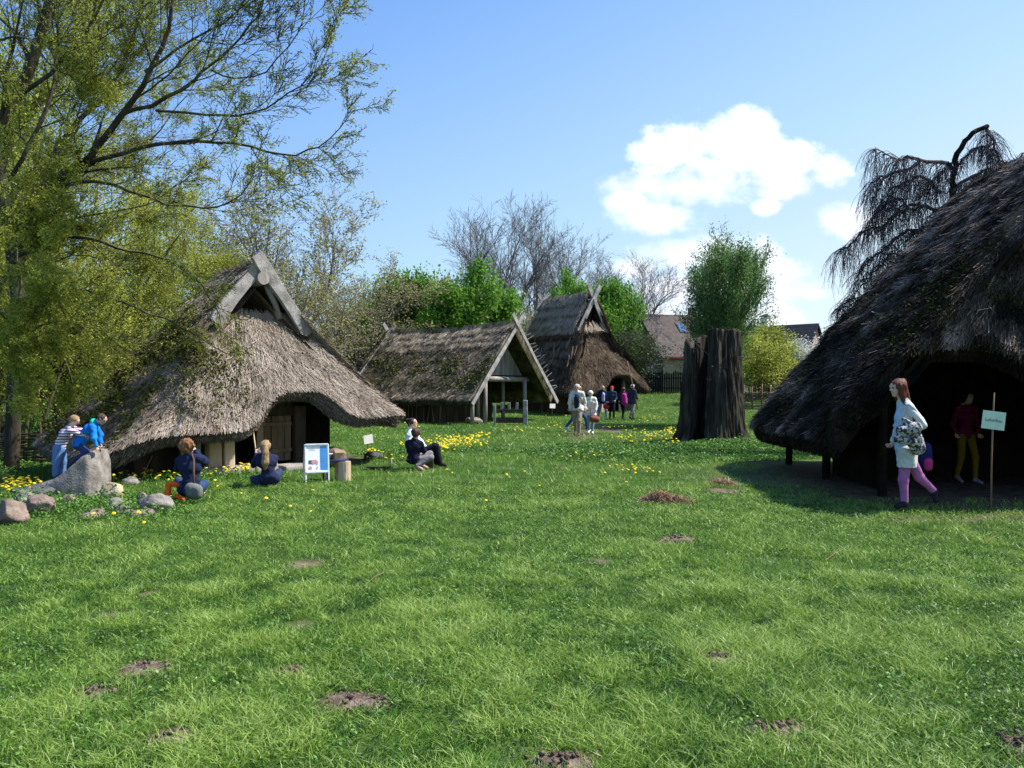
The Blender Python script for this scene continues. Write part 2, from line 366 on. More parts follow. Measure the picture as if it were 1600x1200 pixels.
x, y = scatter(400000, 2.4, 13, p=1); xa, ya = scatter(290000, 2.4, 6.8, p=1); x = np.concatenate([x, xa]); y = np.concatenate([y, ya]); k = keep(x, y); x, y = x[k], y[k]
big, sm = clump(x, y)
kk = RNG.random(len(x)) < (0.35 + 1.1 * sm); x, y, big, sm = x[kk], y[kk], big[kk], sm[kk]
tus = sstep(.62, .8, fbm(x * 1.5 + 30, y * 1.5, o=2)); s2_ = fbm(x * 6.5 + 3, y * 6.5, o=2); h = (.014 + .045 * sm * (.75 + .5 * big) + .040 * np.clip(s2_ - .35, 0, 1) + .012 * tus) * RNG.uniform(.5, 1.4, len(x)); far = 1 + np.maximum(0, (y - 5) / 8)
dry = sstep(.56, .75, fbm(x * .8 + 70, y * .8, o=3)); tint = .52 + (big - .5) * .25 + (sm - .5) * .9 + (s2_ - .5) * 1.0 - tus * .08 + RNG.normal(0, .24, len(x)); tint = np.where(RNG.random(len(x)) < .05, .95, np.minimum(tint, .84))
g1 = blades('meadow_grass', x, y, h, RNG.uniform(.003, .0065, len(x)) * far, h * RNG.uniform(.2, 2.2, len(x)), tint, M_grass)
tag(g1, 'short trampled green grass of the near meadow', 'grass', kind='stuff')
x, y = scatter(420000, 12, 72, marg=1.2, p=1); k = keep(x, y); x, y = x[k], y[k]
big, sm = clump(x, y); lush = sstep(.1, .7, 1 - np.sqrt(((x - 3.9) / 4.2) ** 2 + ((y - 19) / 3.6) ** 2))
h = (.04 + .06 * sm) * RNG.uniform(.6, 1.4, len(x)) * (1 + 1.2 * lush)
tint = .52 + (big - .5) * .7 + (sm - .5) * .5 + RNG.normal(0, .13, len(x)) - lush * .12
g2 = blades('far_meadow_grass', x, y, h, RNG.uniform(.009, .02, len(x)) * (y / 18) ** .7, h * RNG.uniform(.2, 1.2, len(x)), tint, M_grass, seg=1)
tag(g2, 'longer grass of the far meadow between the thatched houses', 'grass', kind='stuff')
# ------------------------------------------------------------------ generic leaves
def leafmesh(name, C, size, tint, m, parent=None, aspect=.6, flat=0.0, loc=None):
    """C (n,3) leaf positions: one folded quad each"""
    n = len(C); d = RNG.normal(size=(n, 3)); d[:, 2] *= (1 - flat); d /= np.linalg.norm(d, axis=1)[:, None]
    e = RNG.normal(size=(n, 3)); e[:, 2] *= (1 - flat); e -= d * (e * d).sum(1)[:, None]; e /= np.linalg.norm(e, axis=1)[:, None]
    s = np.asarray(size).reshape(-1, 1) * np.ones((n, 1))
    V = np.stack([C - d * s * .5, C + e * s * aspect * .5, C + d * s * .5, C - e * s * aspect * .5], 1)
    F = (np.arange(n)[:, None] * 4 + np.array([[0, 1, 2, 3]])).astype(np.int32)
    return mk(name, V.reshape(-1, 3), [F], m, parent, tint=np.repeat(np.asarray(tint) * np.ones(n), 4), loc=loc)
M_weed = mat('weed leaves', [(0, (.03, .085, .012)), (.5, (.085, .20, .025)), (1, (.20, .33, .075))], scale=1.5, rough=.55, tintw=.8, trans=.25, spec=.3)
# small broad leaves in the turf
x, y = scatter(115000, 2.8, 14, p=1); k = keep(x, y) & (fbm(x * 1.3, y * 1.3 + 40, o=2) > .46); x, y = x[k], y[k]
w1 = leafmesh('clover_leaves', np.stack([x, y, H(x, y) + RNG.uniform(.008, .04, len(x))], -1), RNG.uniform(.010, .030, len(x)), RNG.uniform(.2, 1.1, len(x)), M_weed, aspect=.7, flat=.55)
tag(w1, 'small clover and broad leaves low in the near turf', 'ground cover', kind='stuff')
# lush nettles and ground elder in the middle of the meadow and round the rocks
def herb(name, label, spots, n, hh, m=M_weed, sz=(.03, .07)):
    P_ = []
    for (cx, cy, a, b) in spots:
        kx = int(n * a * b); r = np.sqrt(RNG.random(kx)); t = RNG.uniform(0, 6.283, kx)
        X_ = cx + a * r * np.cos(t); Y_ = cy + b * r * np.sin(t)
        zz = H(X_, Y_) + RNG.random(kx) * hh * (.25 + fbm(X_ * 3, Y_ * 3, o=2) * 1.3) * np.clip(1.2 - r, .2, 1)
        P_.append(np.stack([X_, Y_, zz], -1))
    C = np.concatenate(P_)
    o = leafmesh(name, C, RNG.uniform(sz[0], sz[1], len(C)), RNG.uniform(0, .8, len(C)) + (C[:, 2] * .3), m, aspect=.7, flat=.35)
    return tag(o, label, 'ground cover', kind='stuff')
herb('ground_elder', 'lush dark green herbs in the middle of the meadow before the old stump', [(4.0, 19.6, 3.6, 2.3), (2.6, 18.2, 2.2, 1.6), (6.2, 20.8, 2.0, 1.8), (1.7, 20.2, 1.5, 1.2)], 1700, .26)
herb('rockery_herbs', 'green weeds growing round the foot of the boulders', [(-6.6, 10.6, 1.5, .9), (-5.4, 11.0, 1.1, .8), (-5.3, 9.9, 1.3, .6), (-6.4, 9.8, 1.2, .5), (-5.3, 10.6, .45, .4), (-4.9, 10.4, .4, .3), (-5.9, 10.5, .5, .35)], 3300, .26, sz=(.02, .05))
herb('wall_foot_weeds', 'green weeds along the foot of the left thatched house', [(-5.6, 13.7, 1.9, .4), (-2.3, 17.8, 1.0, .7), (-1.7, 20.4, 1.6, .7), (-3.0, 19.0, .8, .5)], 1700, .22, sz=(.03, .06))
herb('shade_weeds', 'weeds growing below the fence on the left edge', [(-11, 15.5, 2.6, .9), (-10.5, 14.2, 1.6, .6)], 1400, .2, sz=(.03, .06))
# ------------------------------------------------------------------ thatch
def thatch(name, S, D, thick, m, parent, closed=True, nstraw=30000, slen=(.15, .42), sw=(.006, .016), disp=.05, course=None, seed=0, moss=None, lift=.035, tb=.5, tfun=None, cv=1.0, jt=.16):
    def cn(x, y, z): return cv * (fbm(x * 2.3, y * 2.3, z * 2.3, o=3) - .5) + .55 * (fbm(x * 11, y * 11, z * 2.2, o=2) - .5)
    """S (nu,nv,3) outer grid (u round, v from eave to ridge), D (nu,nv,3) unit downslope vectors. One mesh: skin, underside, lip and straws."""
    nu, nv = S.shape[:2]
    du = np.roll(S, -1, 0) - np.roll(S, 1, 0) if closed else np.gradient(S, axis=0)
    Nn = np.cross(du, -D); Nn /= np.maximum(np.linalg.norm(Nn, axis=2), 1e-6)[..., None]
    Nn[Nn[..., 2] < 0] *= -1
    nn = fbm(S[..., 0] * 1.6 + seed, S[..., 1] * 1.6, S[..., 2] * 1.6, o=3) - .5
    n2 = fbm(S[..., 0] * 7 + seed, S[..., 1] * 7, S[..., 2] * 7, o=2) - .5
    So = S + Nn * (nn * disp * 2.2 + n2 * disp * .9)[..., None]
    if course is not None: So = So + Nn * course[..., None]
    v = np.linspace(0, 1, nv)[None, :, None]
    In = S - Nn * thick * .8 - np.array([0, 0, thick * .35]) + 0 * v
    lip = (So[:, :1] * .5 + In[:, :1] * .5) + D[:, :1] * thick * .22
    lip2 = So[:, :1] * .8 + In[:, :1] * .2 + D[:, :1] * thick * .16
    A = np.concatenate([In[:, ::-1], lip, lip2, So], 1); nw = A.shape[1]
    idx = np.arange(nu * nw).reshape(nu, nw)
    if closed: a, b = idx, np.roll(idx, -1, 0)
    else: a, b = idx[:-1], idx[1:]
    F = np.stack([a[:, :-1], b[:, :-1], b[:, 1:], a[:, 1:]], -1).reshape(-1, 4)
    Vb = A.reshape(-1, 3)
    lipd = np.zeros(A.shape[:2]); lipd[:, :nv + 2] = -.45  # lip and underside tinted darker, painting the shade under the eave
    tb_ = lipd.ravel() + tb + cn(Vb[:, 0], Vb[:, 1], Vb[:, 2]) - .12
    Fs = [F]
    if not closed:   # close the two verges
        for row in (idx[0], idx[-1]):
            q = np.stack([row[:nv - 1][::-1], row[1:nv][::-1], row[-nv:][:-1], row[-nv:][1:]], 0)
            i0 = row[:nv][::-1]; o0 = row[-nv:]
            Fs.append(np.stack([i0[:-1], i0[1:], o0[1:], o0[:-1]], -1))
    # straws
    e1 = np.linalg.norm(du, axis=2)[:, :-1]; e2 = np.linalg.norm(S[:, 1:] - S[:, :-1], axis=2); ar = (e1 * e2)
    if not closed: ar = ar[:-1]
    # add extra along the eave
    ar = ar.copy(); ar[:, 0] *= 3.0; ar[:, 1] *= 1.6
    p = (ar / ar.sum()).ravel(); c = RNG.choice(len(p), nstraw, p=p); iu, iv = np.divmod(c, ar.shape[1])
    fu, fv = RNG.random(nstraw), RNG.random(nstraw); iu2 = (iu + 1) % nu
    def bil(Q): return (Q[iu, iv] * ((1 - fu) * (1 - fv))[:, None] + Q[iu2, iv] * (fu * (1 - fv))[:, None] + Q[iu, iv + 1] * ((1 - fu) * fv)[:, None] + Q[iu2, iv + 1] * (fu * fv)[:, None])
    Pp = bil(So); Dd = bil(D); Nm = bil(Nn)
    Nm /= np.linalg.norm(Nm, axis=1)[:, None]
    Sd = np.cross(Dd, Nm); jit = RNG.normal(0, jt, nstraw)
    wild = RNG.random(nstraw) < .06; jit = np.where(wild, RNG.normal(0, .7, nstraw), jit)
    dirv = Dd + Sd * jit[:, None]; dirv /= np.linalg.norm(dirv, axis=1)[:, None]
    up_ = np.abs(RNG.normal(0, lift, nstraw)) + np.where(wild, .05, 0)
    Ln = RNG.uniform(slen[0], slen[1], nstraw); Wd = RNG.uniform(sw[0], sw[1], nstraw)
    a_ = Pp + Nm * .004 - dirv * (Ln * .5)[:, None]; b_ = Pp + Nm * (up_ + .006)[:, None] + dirv * (Ln * .5)[:, None]
    sv = np.cross(dirv, Nm) * (Wd / 2)[:, None] + Nm * (RNG.normal(0, .35, nstraw) * Wd / 2)[:, None]
    Vs = np.stack([a_ - sv, a_ + sv, b_ + sv, b_ - sv], 1).reshape(-1, 3)
    ts = tb + cn(Pp[:, 0], Pp[:, 1], Pp[:, 2]) + RNG.normal(0, .17, nstraw)
    if course is not None:
        cc = course[iu, iv]; ts = ts + (cc - course.mean()) * 4
    if tfun is not None: ts = ts + tfun(Pp); tb_ = tb_ + tfun(Vb)
    # straws hanging out of the cut edge of the eave
    nl_ = int(nstraw * .16); iu = RNG.integers(0, nu if closed else nu - 1, nl_); iu2 = (iu + 1) % nu; fu = RNG.random(nl_)[:, None]; q_ = RNG.random(nl_)[:, None] ** .8
    ev = lambda Q: Q[iu, 0] * (1 - fu) + Q[iu2, 0] * fu
    Pe = ev(So) * (1 - q_) + ev(In) * q_ + ev(D) * thick * .2 * (4 * q_ * (1 - q_)); De = ev(D) + RNG.normal(0, .16, (nl_, 3)) + np.array([0, 0, -.25]); De /= np.linalg.norm(De, axis=1)[:, None]
    Le = RNG.uniform(slen[0] * .6, slen[1] * .55, (nl_, 1)); se = np.cross(De, RNG.normal(size=(nl_, 3))); se /= np.linalg.norm(se, axis=1)[:, None]; se *= RNG.uniform(sw[0], sw[1], (nl_, 1)) / 2
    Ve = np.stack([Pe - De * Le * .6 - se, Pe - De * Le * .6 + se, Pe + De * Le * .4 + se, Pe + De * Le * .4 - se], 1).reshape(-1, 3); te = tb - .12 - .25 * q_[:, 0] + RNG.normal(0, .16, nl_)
    Vs = np.concatenate([Vs, Ve]); ts = np.concatenate([ts, te]); nstraw += nl_
    base = len(Vb); Fst = (np.arange(nstraw)[:, None] * 4 + np.array([[0, 1, 2, 3]]) + base)
    Vall = np.concatenate([Vb, Vs]); Tall = np.concatenate([tb_, np.repeat(ts, 4)])
    return mk(name, Vall, [f.astype(np.int32) for f in Fs] + [Fst.astype(np.int32)], m, parent, tint=Tall), So, Nn
def moss_tufts(parent, So, Nn, D, n, f, sz=(.03, .08), name='moss', m=None, i0=0):
    """ragged moss cushions, more where noise f says so"""
    nu, nv = So.shape[:2]; iu = RNG.integers(0, nu, n * 6); iv = RNG.integers(0, nv - 1, n * 6); Pp = So[iu, iv] + RNG.normal(0, .05, (n * 6, 3))
    k = RNG.random(n * 6) < f(Pp); Pp = Pp[k][:n]; Nm = Nn[iu, iv][k][:n]
    Pp = Pp + Nm * RNG.uniform(0, .05, (len(Pp), 1))
    return leafmesh(name, Pp, RNG.uniform(*sz, len(Pp)), RNG.uniform(0, 1, len(Pp)), m or M_moss, parent, aspect=.8)
def hip_surface(Wd, yF, yf, yb, yB, zr, zg, gw, ze, rF=.8, rB=1.8, arch=None, n=260, nv=34, pw=1.0, nfan=14, zback=None):
    """closed grid from eave to ridge/gablet"""
    pts = []
    # rounded rectangle, starting in the middle of the front, going +x
    def seg(a, b, k): return [(a[0] + (b[0] - a[0]) * i / k, a[1] + (b[1] - a[1]) * i / k) for i in range(k)]
    def arc(c, r, a0, a1, k): return [(c[0] + r * math.cos(a0 + (a1 - a0) * i / k), c[1] + r * math.sin(a0 + (a1 - a0) * i / k)) for i in range(k)]
    half = seg((0, yF), (Wd - rF, yF), 46) + arc((Wd - rF, yF + rF), rF, -math.pi / 2, 0, 12) + seg((Wd, yF + rF), (Wd, yB - rB), 40) + arc((Wd - rB, yB - rB), rB, 0, math.pi / 2, 16) + seg((Wd - rB, yB), (0, yB), 14)
    nF = 46 + 6; full = half
    E = []; T = []
    nback = 46 + 12 + 40 + 9
    for i, (x, y) in enumerate(full):
        if i <= nF:
            k = i / nF; E.append((x, y)); T.append((gw * min(1, k), yf, zg))
            if i == nF:
                for j in range(1, nfan + 1):
                    q = j / nfan; E.append((x, y)); T.append((gw * (1 - q), yf, zg + (zr - zg) * q))
        elif i <= nback:
            k = (i - nF) / (nback - nF); E.append((x, y)); T.append((0, yf + (yb - yf) * k, zr if zback is None else zr + (zback - zr) * k))
        else: E.append((x, y)); T.append((0, yb, zr if zback is None else zback))
    E2 = [(-x, y) for (x, y) in E[1:]][::-1]; T2 = [(-x, y, z) for (x, y, z) in T[1:]][::-1]
    E = E + [(0, yB)] + E2; T = T + [(0, yb, zr if zback is None else zback)] + T2
    E = np.array(E); T = np.array(T); nu = len(E)
    z0 = np.array([ze(x, y) for x, y in E])
    S = np.empty((nu, nv, 3)); tt = np.linspace(0, 1, nv)
    Ex = E[:, 0].copy(); Ey = E[:, 1].copy()
    if arch:
        xc, hw, hh, inn = arch
        a = np.exp(-(np.abs((Ex - xc) / hw)) ** 3.2) * (Ey < yF + rF)
        z0 = z0 + a * hh; Ey = Ey + a * inn
    for j, t in enumerate(tt):
        S[:, j, 0] = Ex + (T[:, 0] - Ex) * t; S[:, j, 1] = Ey + (T[:, 1] - Ey) * t
        S[:, j, 2] = z0 + (T[:, 2] - z0) * (t ** pw)
        if arch: pass
    dv = np.gradient(S, axis=1); D = -dv / np.maximum(np.linalg.norm(dv, axis=2), 1e-6)[..., None]
    return S, D
def barge(parent, a, b, w, t, up, m=None, name='barge_board', wave=0.0):
    """weathered board from a to b, slightly irregular outline"""
    a = Vector(a); b = Vector(b); d = (b - a).normalized(); up = Vector(up); sd = d.cross(up).normalized(); n = 9; V = []
    for i in range(n):
        q = i / (n - 1); c = a.lerp(b, q); ww = w * (1 + .10 * math.sin(q * 7 + wave) + random.uniform(-.03, .03))
        off = sd * (w * .12 * math.sin(q * 4.2 + wave * 2))
        for s1, s2 in ((-1, -1), (1, -1), (1, 1), (-1, 1)): V.append(tuple(c + off + sd * s1 * ww / 2 + up * s2 * t / 2))
    F = [(i * 4 + k, i * 4 + (k + 1) % 4, (i + 1) * 4 + (k + 1) % 4, (i + 1) * 4 + k) for i in range(n - 1) for k in range(4)] + [(3, 2, 1, 0), tuple((n - 1) * 4 + k for k in range(4))]
    return MB().add(V, F, random.uniform(.5, .8)).build(name, m or M_greyb, parent, bevel=.012)
def plank_wall(parent, a, b, z0, z1, m, name='wall', w=.2, t=.05, gap=.008, ztop=None, lean=0):
    a = Vector((*a, 0)); b = Vector((*b, 0)); n = max(1, int((b - a).length / w)); d = (b - a).normalized(); rz = math.atan2(d.y, d.x); mb = MB()
    for i in range(n):
        q = (i + .5) / n; c = a.lerp(b, q); zt = z1 if ztop is None else ztop(q); ww = (b - a).length / n - gap
        mb.box((c.x + random.uniform(-.006, .006), c.y + random.uniform(-.01, .01), (z0 + zt) / 2), (ww, t * random.uniform(.8, 1.2), zt - z0), rz=rz, tint=random.random(), jit=.004)
    return mb.build(name, m, parent, bevel=.006)
def course_fn(S, amp, rows, top_from):
    nu, nv = S.shape[:2]; t = np.linspace(0, 1, nv)[None, :] + 0 * S[..., 0]
    t = t + (fbm(S[..., 0] * 2, S[..., 1] * 2, S[..., 2], o=2) - .5) * .06
    fr = ((t - top_from) / (1 - top_from) * rows) % 1.0
    return amp * (1 - fr) * (t > top_from)
# ---------------- left thatched house
a1 = .82; h1 = thing('thatched_house', 'large thatched house on the left with an arched door and open gablet of grey boards', 'house', (-4.84, 15.42, 0), a1)
# local: +x along the front towards the right far corner, front faces local -y
def ze1(x, y):
    return 0.84 + .11 * x / 3.4 + .17 * min(1, max(0, x - .6)) + (.12 if y > 0 else 0) * min(1, max(0, y / 2)) + .12 * math.exp(-((x + 1.6) / 1.5) ** 2) - .10 * max(0, (abs(x) - 2.6)) - .17 * float(sstep(-2.1, -3.2, x))
S, D = hip_surface(3.25, -.75, .30, 1.8, 3.0, 3.98, 2.98, .92, ze1, rF=.9, rB=1.3, arch=(.44, .84, .76, .26), pw=1.08, nv=40, zback=3.88)
cr = course_fn(S, .05, 5, .5); side = (np.abs(S[..., 0]) > 0) & (S[..., 1] > .35)
cr = cr * sstep(.2, .9, S[..., 1])
def side_moss(P_):   # the north-west slope is old, brown and mossy
    s = sstep(-.1, -.9, P_[:, 0] + .25 * (P_[:, 1] + .4)) * sstep(-.6, .6, P_[:, 1] + .5)
    return -s * (.06 + .34 * (fbm(P_[:, 0] * 1.3, P_[:, 1] * 1.3, P_[:, 2] * 1.3, o=2) > .52))
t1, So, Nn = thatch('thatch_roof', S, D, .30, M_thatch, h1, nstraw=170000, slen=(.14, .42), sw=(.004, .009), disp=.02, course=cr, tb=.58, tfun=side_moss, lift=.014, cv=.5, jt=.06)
def mf(P_): 
    s = sstep(-.2, -1.0, P_[:, 0] + .2 * P_[:, 1]) * sstep(-.9, .3, P_[:, 1])
    return np.clip(s * 1.0 * (fbm(P_[:, 0] * 1.5, P_[:, 1] * 1.5, P_[:, 2] * 1.5, o=3) > .45) + .004, 0, 1)
moss_tufts(h1, So, Nn, D, 15000, mf, sz=(.03, .07))
yf = .30
barge(h1, (-.90, yf - .24, 2.78), (.05, yf - .24, 4.06), .25, .09, (0, 1, 0), wave=.3)
barge(h1, (1.10, yf - .16, 2.64), (-.10, yf - .34, 4.16), .25, .09, (0, 1, 0), wave=2.0)
MB().tube([(0.02, -.06, 3.70), (.02, 1.6, 3.62)], .125, 14).build('ridge_beam', M_grey, h1, smooth=False)
MB().tube([(.50, yf - .12, 2.95), (.42, yf - .10, 3.25), (.12, yf - .12, 3.75)], [.07, .06, .05], 8, wob=.05).build('rafter', M_grey, h1, smooth=True)
MB().tube([(-.6, yf + .1, 2.95), (0, yf + .15, 3.75)], .06, 8).build('rafter', M_grey, h1, smooth=True)
# walls below the eave
wz = 1.25
plank_wall(h1, (-2.15, .55), (-.42, .55), -.05, wz, M_dark, w=.22)
plank_wall(h1, (1.15, .80), (2.1, .80), -.05, wz, M_black, w=.22)  # wall colour blackened for the shade right of the door
plank_wall(h1, (-2.15, .55), (-2.15, 2.1), -.05, wz, M_dark, w=.25)
plank_wall(h1, (2.1, .80), (2.1, 2.1), -.05, wz, M_black, w=.25)
plank_wall(h1, (-2.15, 2.1), (2.1, 2.1), -.05, wz, M_dark, w=.25)
d1 = plank_wall(h1, (.12, .38), (.88, .38), .12, 1.02, M_brownw, name='door', w=.15, t=.05, gap=.012)
MB().plank((.12, .34, .30), (.88, .34, .34), .07, .03, up=(0, 1, 0)).build('crossbar', M_brownw, d1, bevel=.005)
MB().plank((.12, .34, .86), (.88, .34, .86), .07, .03, up=(0, 1, 0)).build('crossbar', M_brownw, d1, bevel=.005)
plank_wall(h1, (.05, .42), (.95, .42), 1.02, 1.6, M_dark, name='door_panel', w=.17)
for (x, w, mm) in ((-.98, .26, M_pale), (-.68, .22, M_pale), (1.05, .24, M_dark)):
    mb = MB(); mb.box((x, -.03 if x < 0 else .34, .55), (w, .16, 1.35), tint=random.uniform(.4, .9), jit=.02); mb.build('post', mm, h1, bevel=.03)
for x in (-1.5, -1.28):
    mb = MB(); mb.box((x, .02, .55), (.15, .12, 1.3), tint=random.uniform(.2, .6), jit=.015); mb.build('post', M_grey, h1, bevel=.02)
MB().box((-.75, -.20, .06), (1.9, .24, .17), jit=.025, tint=.7).build('sill_beam', M_grey, h1, bevel=.03)
MB().box((.75, -.30, .03), (1.0, .34, .13), jit=.025, tint=.5).build('threshold', M_grey, h1, bevel=.03)
MB().tube([(-.35, -.45, -.05), (-.34, -.42, .4), (-.37, -.38, .78)], [.018, .016, .013], 7).build('prop_stick', M_pale, h1, smooth=True)
# ---------------- right dark thatched house
h4 = thing('thatched_house', 'dark mossy thatched house cut off by the right edge with a wide black doorway', 'house', (8.0, 10.35, 0), -.06)
def ze4(x, y): return .97 - .05 * min(1, max(0, (y - 1) / 4)) - .08 * (x < -2.8)
S, D = hip_surface(3.5, 0.1, .95, 4.2, 7.4, 5.14, 4.5, .42, ze4, rF=1.0, rB=2.2, arch=(-1.95, 1.42, 1.22, .30), pw=.97, nv=46, zback=5.22)
cr = course_fn(S, .08, 8, .38) * sstep(.8, 2.2, S[..., 1])
def lit_tint(P_): return .16 * sstep(2.6, 3.8, P_[:, 2]) + .34 * sstep(.52, .66, fbm(P_[:, 0] * 1.3 + 9, P_[:, 1] * 1.3, P_[:, 2] * 1.3, o=3)) -.25 * sstep(2.6, 1.2, P_[:, 2]) * (fbm(P_[:, 0] * 1.1 + 4, P_[:, 1] * 1.1, P_[:, 2] * 1.1, o=2) > .5)  # sunlit top, lit clumps and shaded foot put into the straw tint
t4, So, Nn = thatch('thatch_roof', S, D, .36, M_thatchd, h4, nstraw=210000, slen=(.08, .34), sw=(.004, .012), disp=.11, course=cr, tb=.53, lift=.045, cv=1.5, seed=11, tfun=lit_tint)
def mf4(P_): return np.clip((fbm(P_[:, 0] * 1.2, P_[:, 1] * 1.2, P_[:, 2] * 1.2 + 7, o=3) > .52) * sstep(3.9, 2.6, P_[:, 2]), 0, 1) * .9
moss_tufts(h4, So, Nn, D, 22000, mf4, sz=(.02, .05), m=mat('dark moss', [(0, (.010, .014, .003)), (.6, (.035, .042, .010)), (1, (.10, .10, .03))], scale=5, rough=1, tintw=.6, spec=.05))
barge(h4, (-.55, .75, 4.3), (.06, .75, 5.2), .2, .09, (0, 1, 0)); barge(h4, (.55, .75, 4.3), (-.06, .66, 5.25), .2, .09, (0, 1, 0))
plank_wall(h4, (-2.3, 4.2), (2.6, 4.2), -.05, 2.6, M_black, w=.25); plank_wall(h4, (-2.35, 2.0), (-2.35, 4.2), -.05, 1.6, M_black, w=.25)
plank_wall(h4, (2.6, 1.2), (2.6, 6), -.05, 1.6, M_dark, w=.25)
for x, y in ((-2.55, 1.5), (.15, 1.0), (2.4, 1.0), (-2.75, 3.4), (-2.6, 6.2)): MB().tube([(x, y, -.1), (x + .02, y, 1.6)], .07, 9).build('post', M_black, h4, smooth=True)
# ---------------- middle open-fronted house with straight gable roof
dr = Vector((-.795, .607)) ; h2 = thing('thatched_hall', 'low straight ridged thatched hall with crossed gable boards in the middle', 'house', (.02, 36.7, 0), math.atan2(.607, -.795) + math.pi)
# local +x points along the ridge towards the camera-side gable, gable face at x=0, ridge runs to x=-7.7
Lr, HWd, zr2, ze2 = 7.9, 3.05, 4.5, 1.12
u_ = np.linspace(-Lr, 0.15, 90); v_ = np.linspace(-1, 1, 61)
S = np.empty((90, 61, 3)); S[..., 0] = u_[:, None] + .0 * v_
S[..., 1] = HWd * v_[None, :] * (1 + .0 * u_[:, None]); S[..., 2] = ze2 + (zr2 - ze2) * (1 - np.abs(v_[None, :])) ** .97 - .12 * np.sin(np.pi * (u_[:, None] + Lr) / Lr) * (1 - np.abs(v_[None, :])) - .06 * (u_[:, None] < -3)
S[..., 0] += .15 * (np.abs(v_[None, :]) - .5) * (u_[:, None] < -7)
D = np.zeros_like(S); sg = np.sign(v_)[None, :] + 0 * u_[:, None]; D[..., 1] = sg * HWd; D[..., 2] = -(zr2 - ze2); D /= np.linalg.norm(D, axis=2)[..., None]
tt = 1 - np.abs(v_)[None, :] + 0 * u_[:, None]; tt = tt + (fbm(S[..., 0] * 2, S[..., 1] * 2, o=2) - .5) * .05
cr = np.where(tt > .68, .07 * (1 - ((tt - .68) / .32 * 3) % 1), 0)
def md(P_): return .22 * sstep(.55, .9, (P_[:, 2] - ze2) / (zr2 - ze2)) - .12 + .3 * sstep(ze2 + .35, ze2 + .12, P_[:, 2])
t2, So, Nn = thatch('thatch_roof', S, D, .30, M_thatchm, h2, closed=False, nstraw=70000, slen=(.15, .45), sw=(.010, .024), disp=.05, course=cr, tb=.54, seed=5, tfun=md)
moss_tufts(h2, So, Nn, D, 9000, lambda P_: np.clip((fbm(P_[:, 0] * 1.2, P_[:, 1] * 1.2, P_[:, 2] * 1.2, o=3) > .5) * sstep(3.4, 2.6, P_[:, 2]) * sstep(ze2 + .2, ze2 + .6, P_[:, 2]), 0, 1), sz=(.05, .12))
for s in (-1, 1):
    sl_ = (zr2 - ze2) / HWd; e = 1.17
    barge(h2, (.28 + .07 * (s > 0), s * (HWd + .12), ze2 - .28), (.28 + .07 * (s > 0), -s * .42, zr2 + .42), .19, .06, (1, 0, 0), wave=s)
    barge(h2, (-Lr - .12 - .07 * (s > 0), s * (HWd), ze2 - .15), (-Lr - .12 - .07 * (s > 0), -s * .38, zr2 + .38), .2, .06, (1, 0, 0), wave=s)
    # pegs / hazel spars sticking out along the verge
    mb = MB()
    for i in range(15):
        q = .06 + i / 15 * .86; y_ = s * HWd * (1 - q); z_ = ze2 + (zr2 - ze2) * q
        L2 = random.uniform(.25, .55)
        MB().tube([(.18, y_, z_ + .12), (.36 + random.uniform(0, .1), y_ + s * L2 * .6, z_ + .22 + random.uniform(-.05, L2 * .6))], .022, 5, tint=.7).build('hazel_spar', M_grey, h2)
plank = MB(); n = 20
for i in range(n):
    y_ = -1.75 + 3.5 * (i + .5) / n; zt = ze2 + (zr2 - ze2) * (1 - abs(y_) / HWd) - .28
    if zt > 2.16: plank.box((-.75, y_, (2.16 + zt) / 2), (.05, 3.5 / n - .01, zt - 2.16), tint=random.random())
plank.build('gable_wall', M_grey, h2)
MB().tube([(-.55, -2.2, 1.98), (-.55, 1.9, 1.98)], .12, 9, tint=.7).build('tie_beam', M_grey, h2, smooth=True)
for (x, y, r, z) in ((-.35, -1.55, .10, 2.0), (-.45, 1.55, .10, 2.0), (-.2, -2.62, .09, 1.45), (-1.9, -.2, .10, 2.2), (-1.8, 1.6, .09, 2.0)):
    MB().tube([(x, y, -.1), (x + .02, y - .02, z * .5), (x, y, z)], [r * 1.1, r, r], 9, wob=.04, tint=.6).build('post', M_grey, h2, smooth=True)
# inner walls
plank_wall(h2, (-7.3, -2.1), (-2.9, -2.1), -.05, 1.35, M_dark, w=.25); plank_wall(h2, (-2.9, -2.1), (-2.9, 2.1), -.05, 2.4, M_dark, w=.25); plank_wall(h2, (-7.3, 2.1), (-2.9, 2.1), -.05, 1.35, M_dark, w=.25)
mb = MB()
for i in range(16):
    x = -7.2 + i * .32; MB().tube([(x, -2.3 - random.uniform(0, .25), 0), (x + random.uniform(-.5, .3), -2.25, 1.25)], .018, 5, tint=.8).build('leaning_stick', M_brownw, h2)
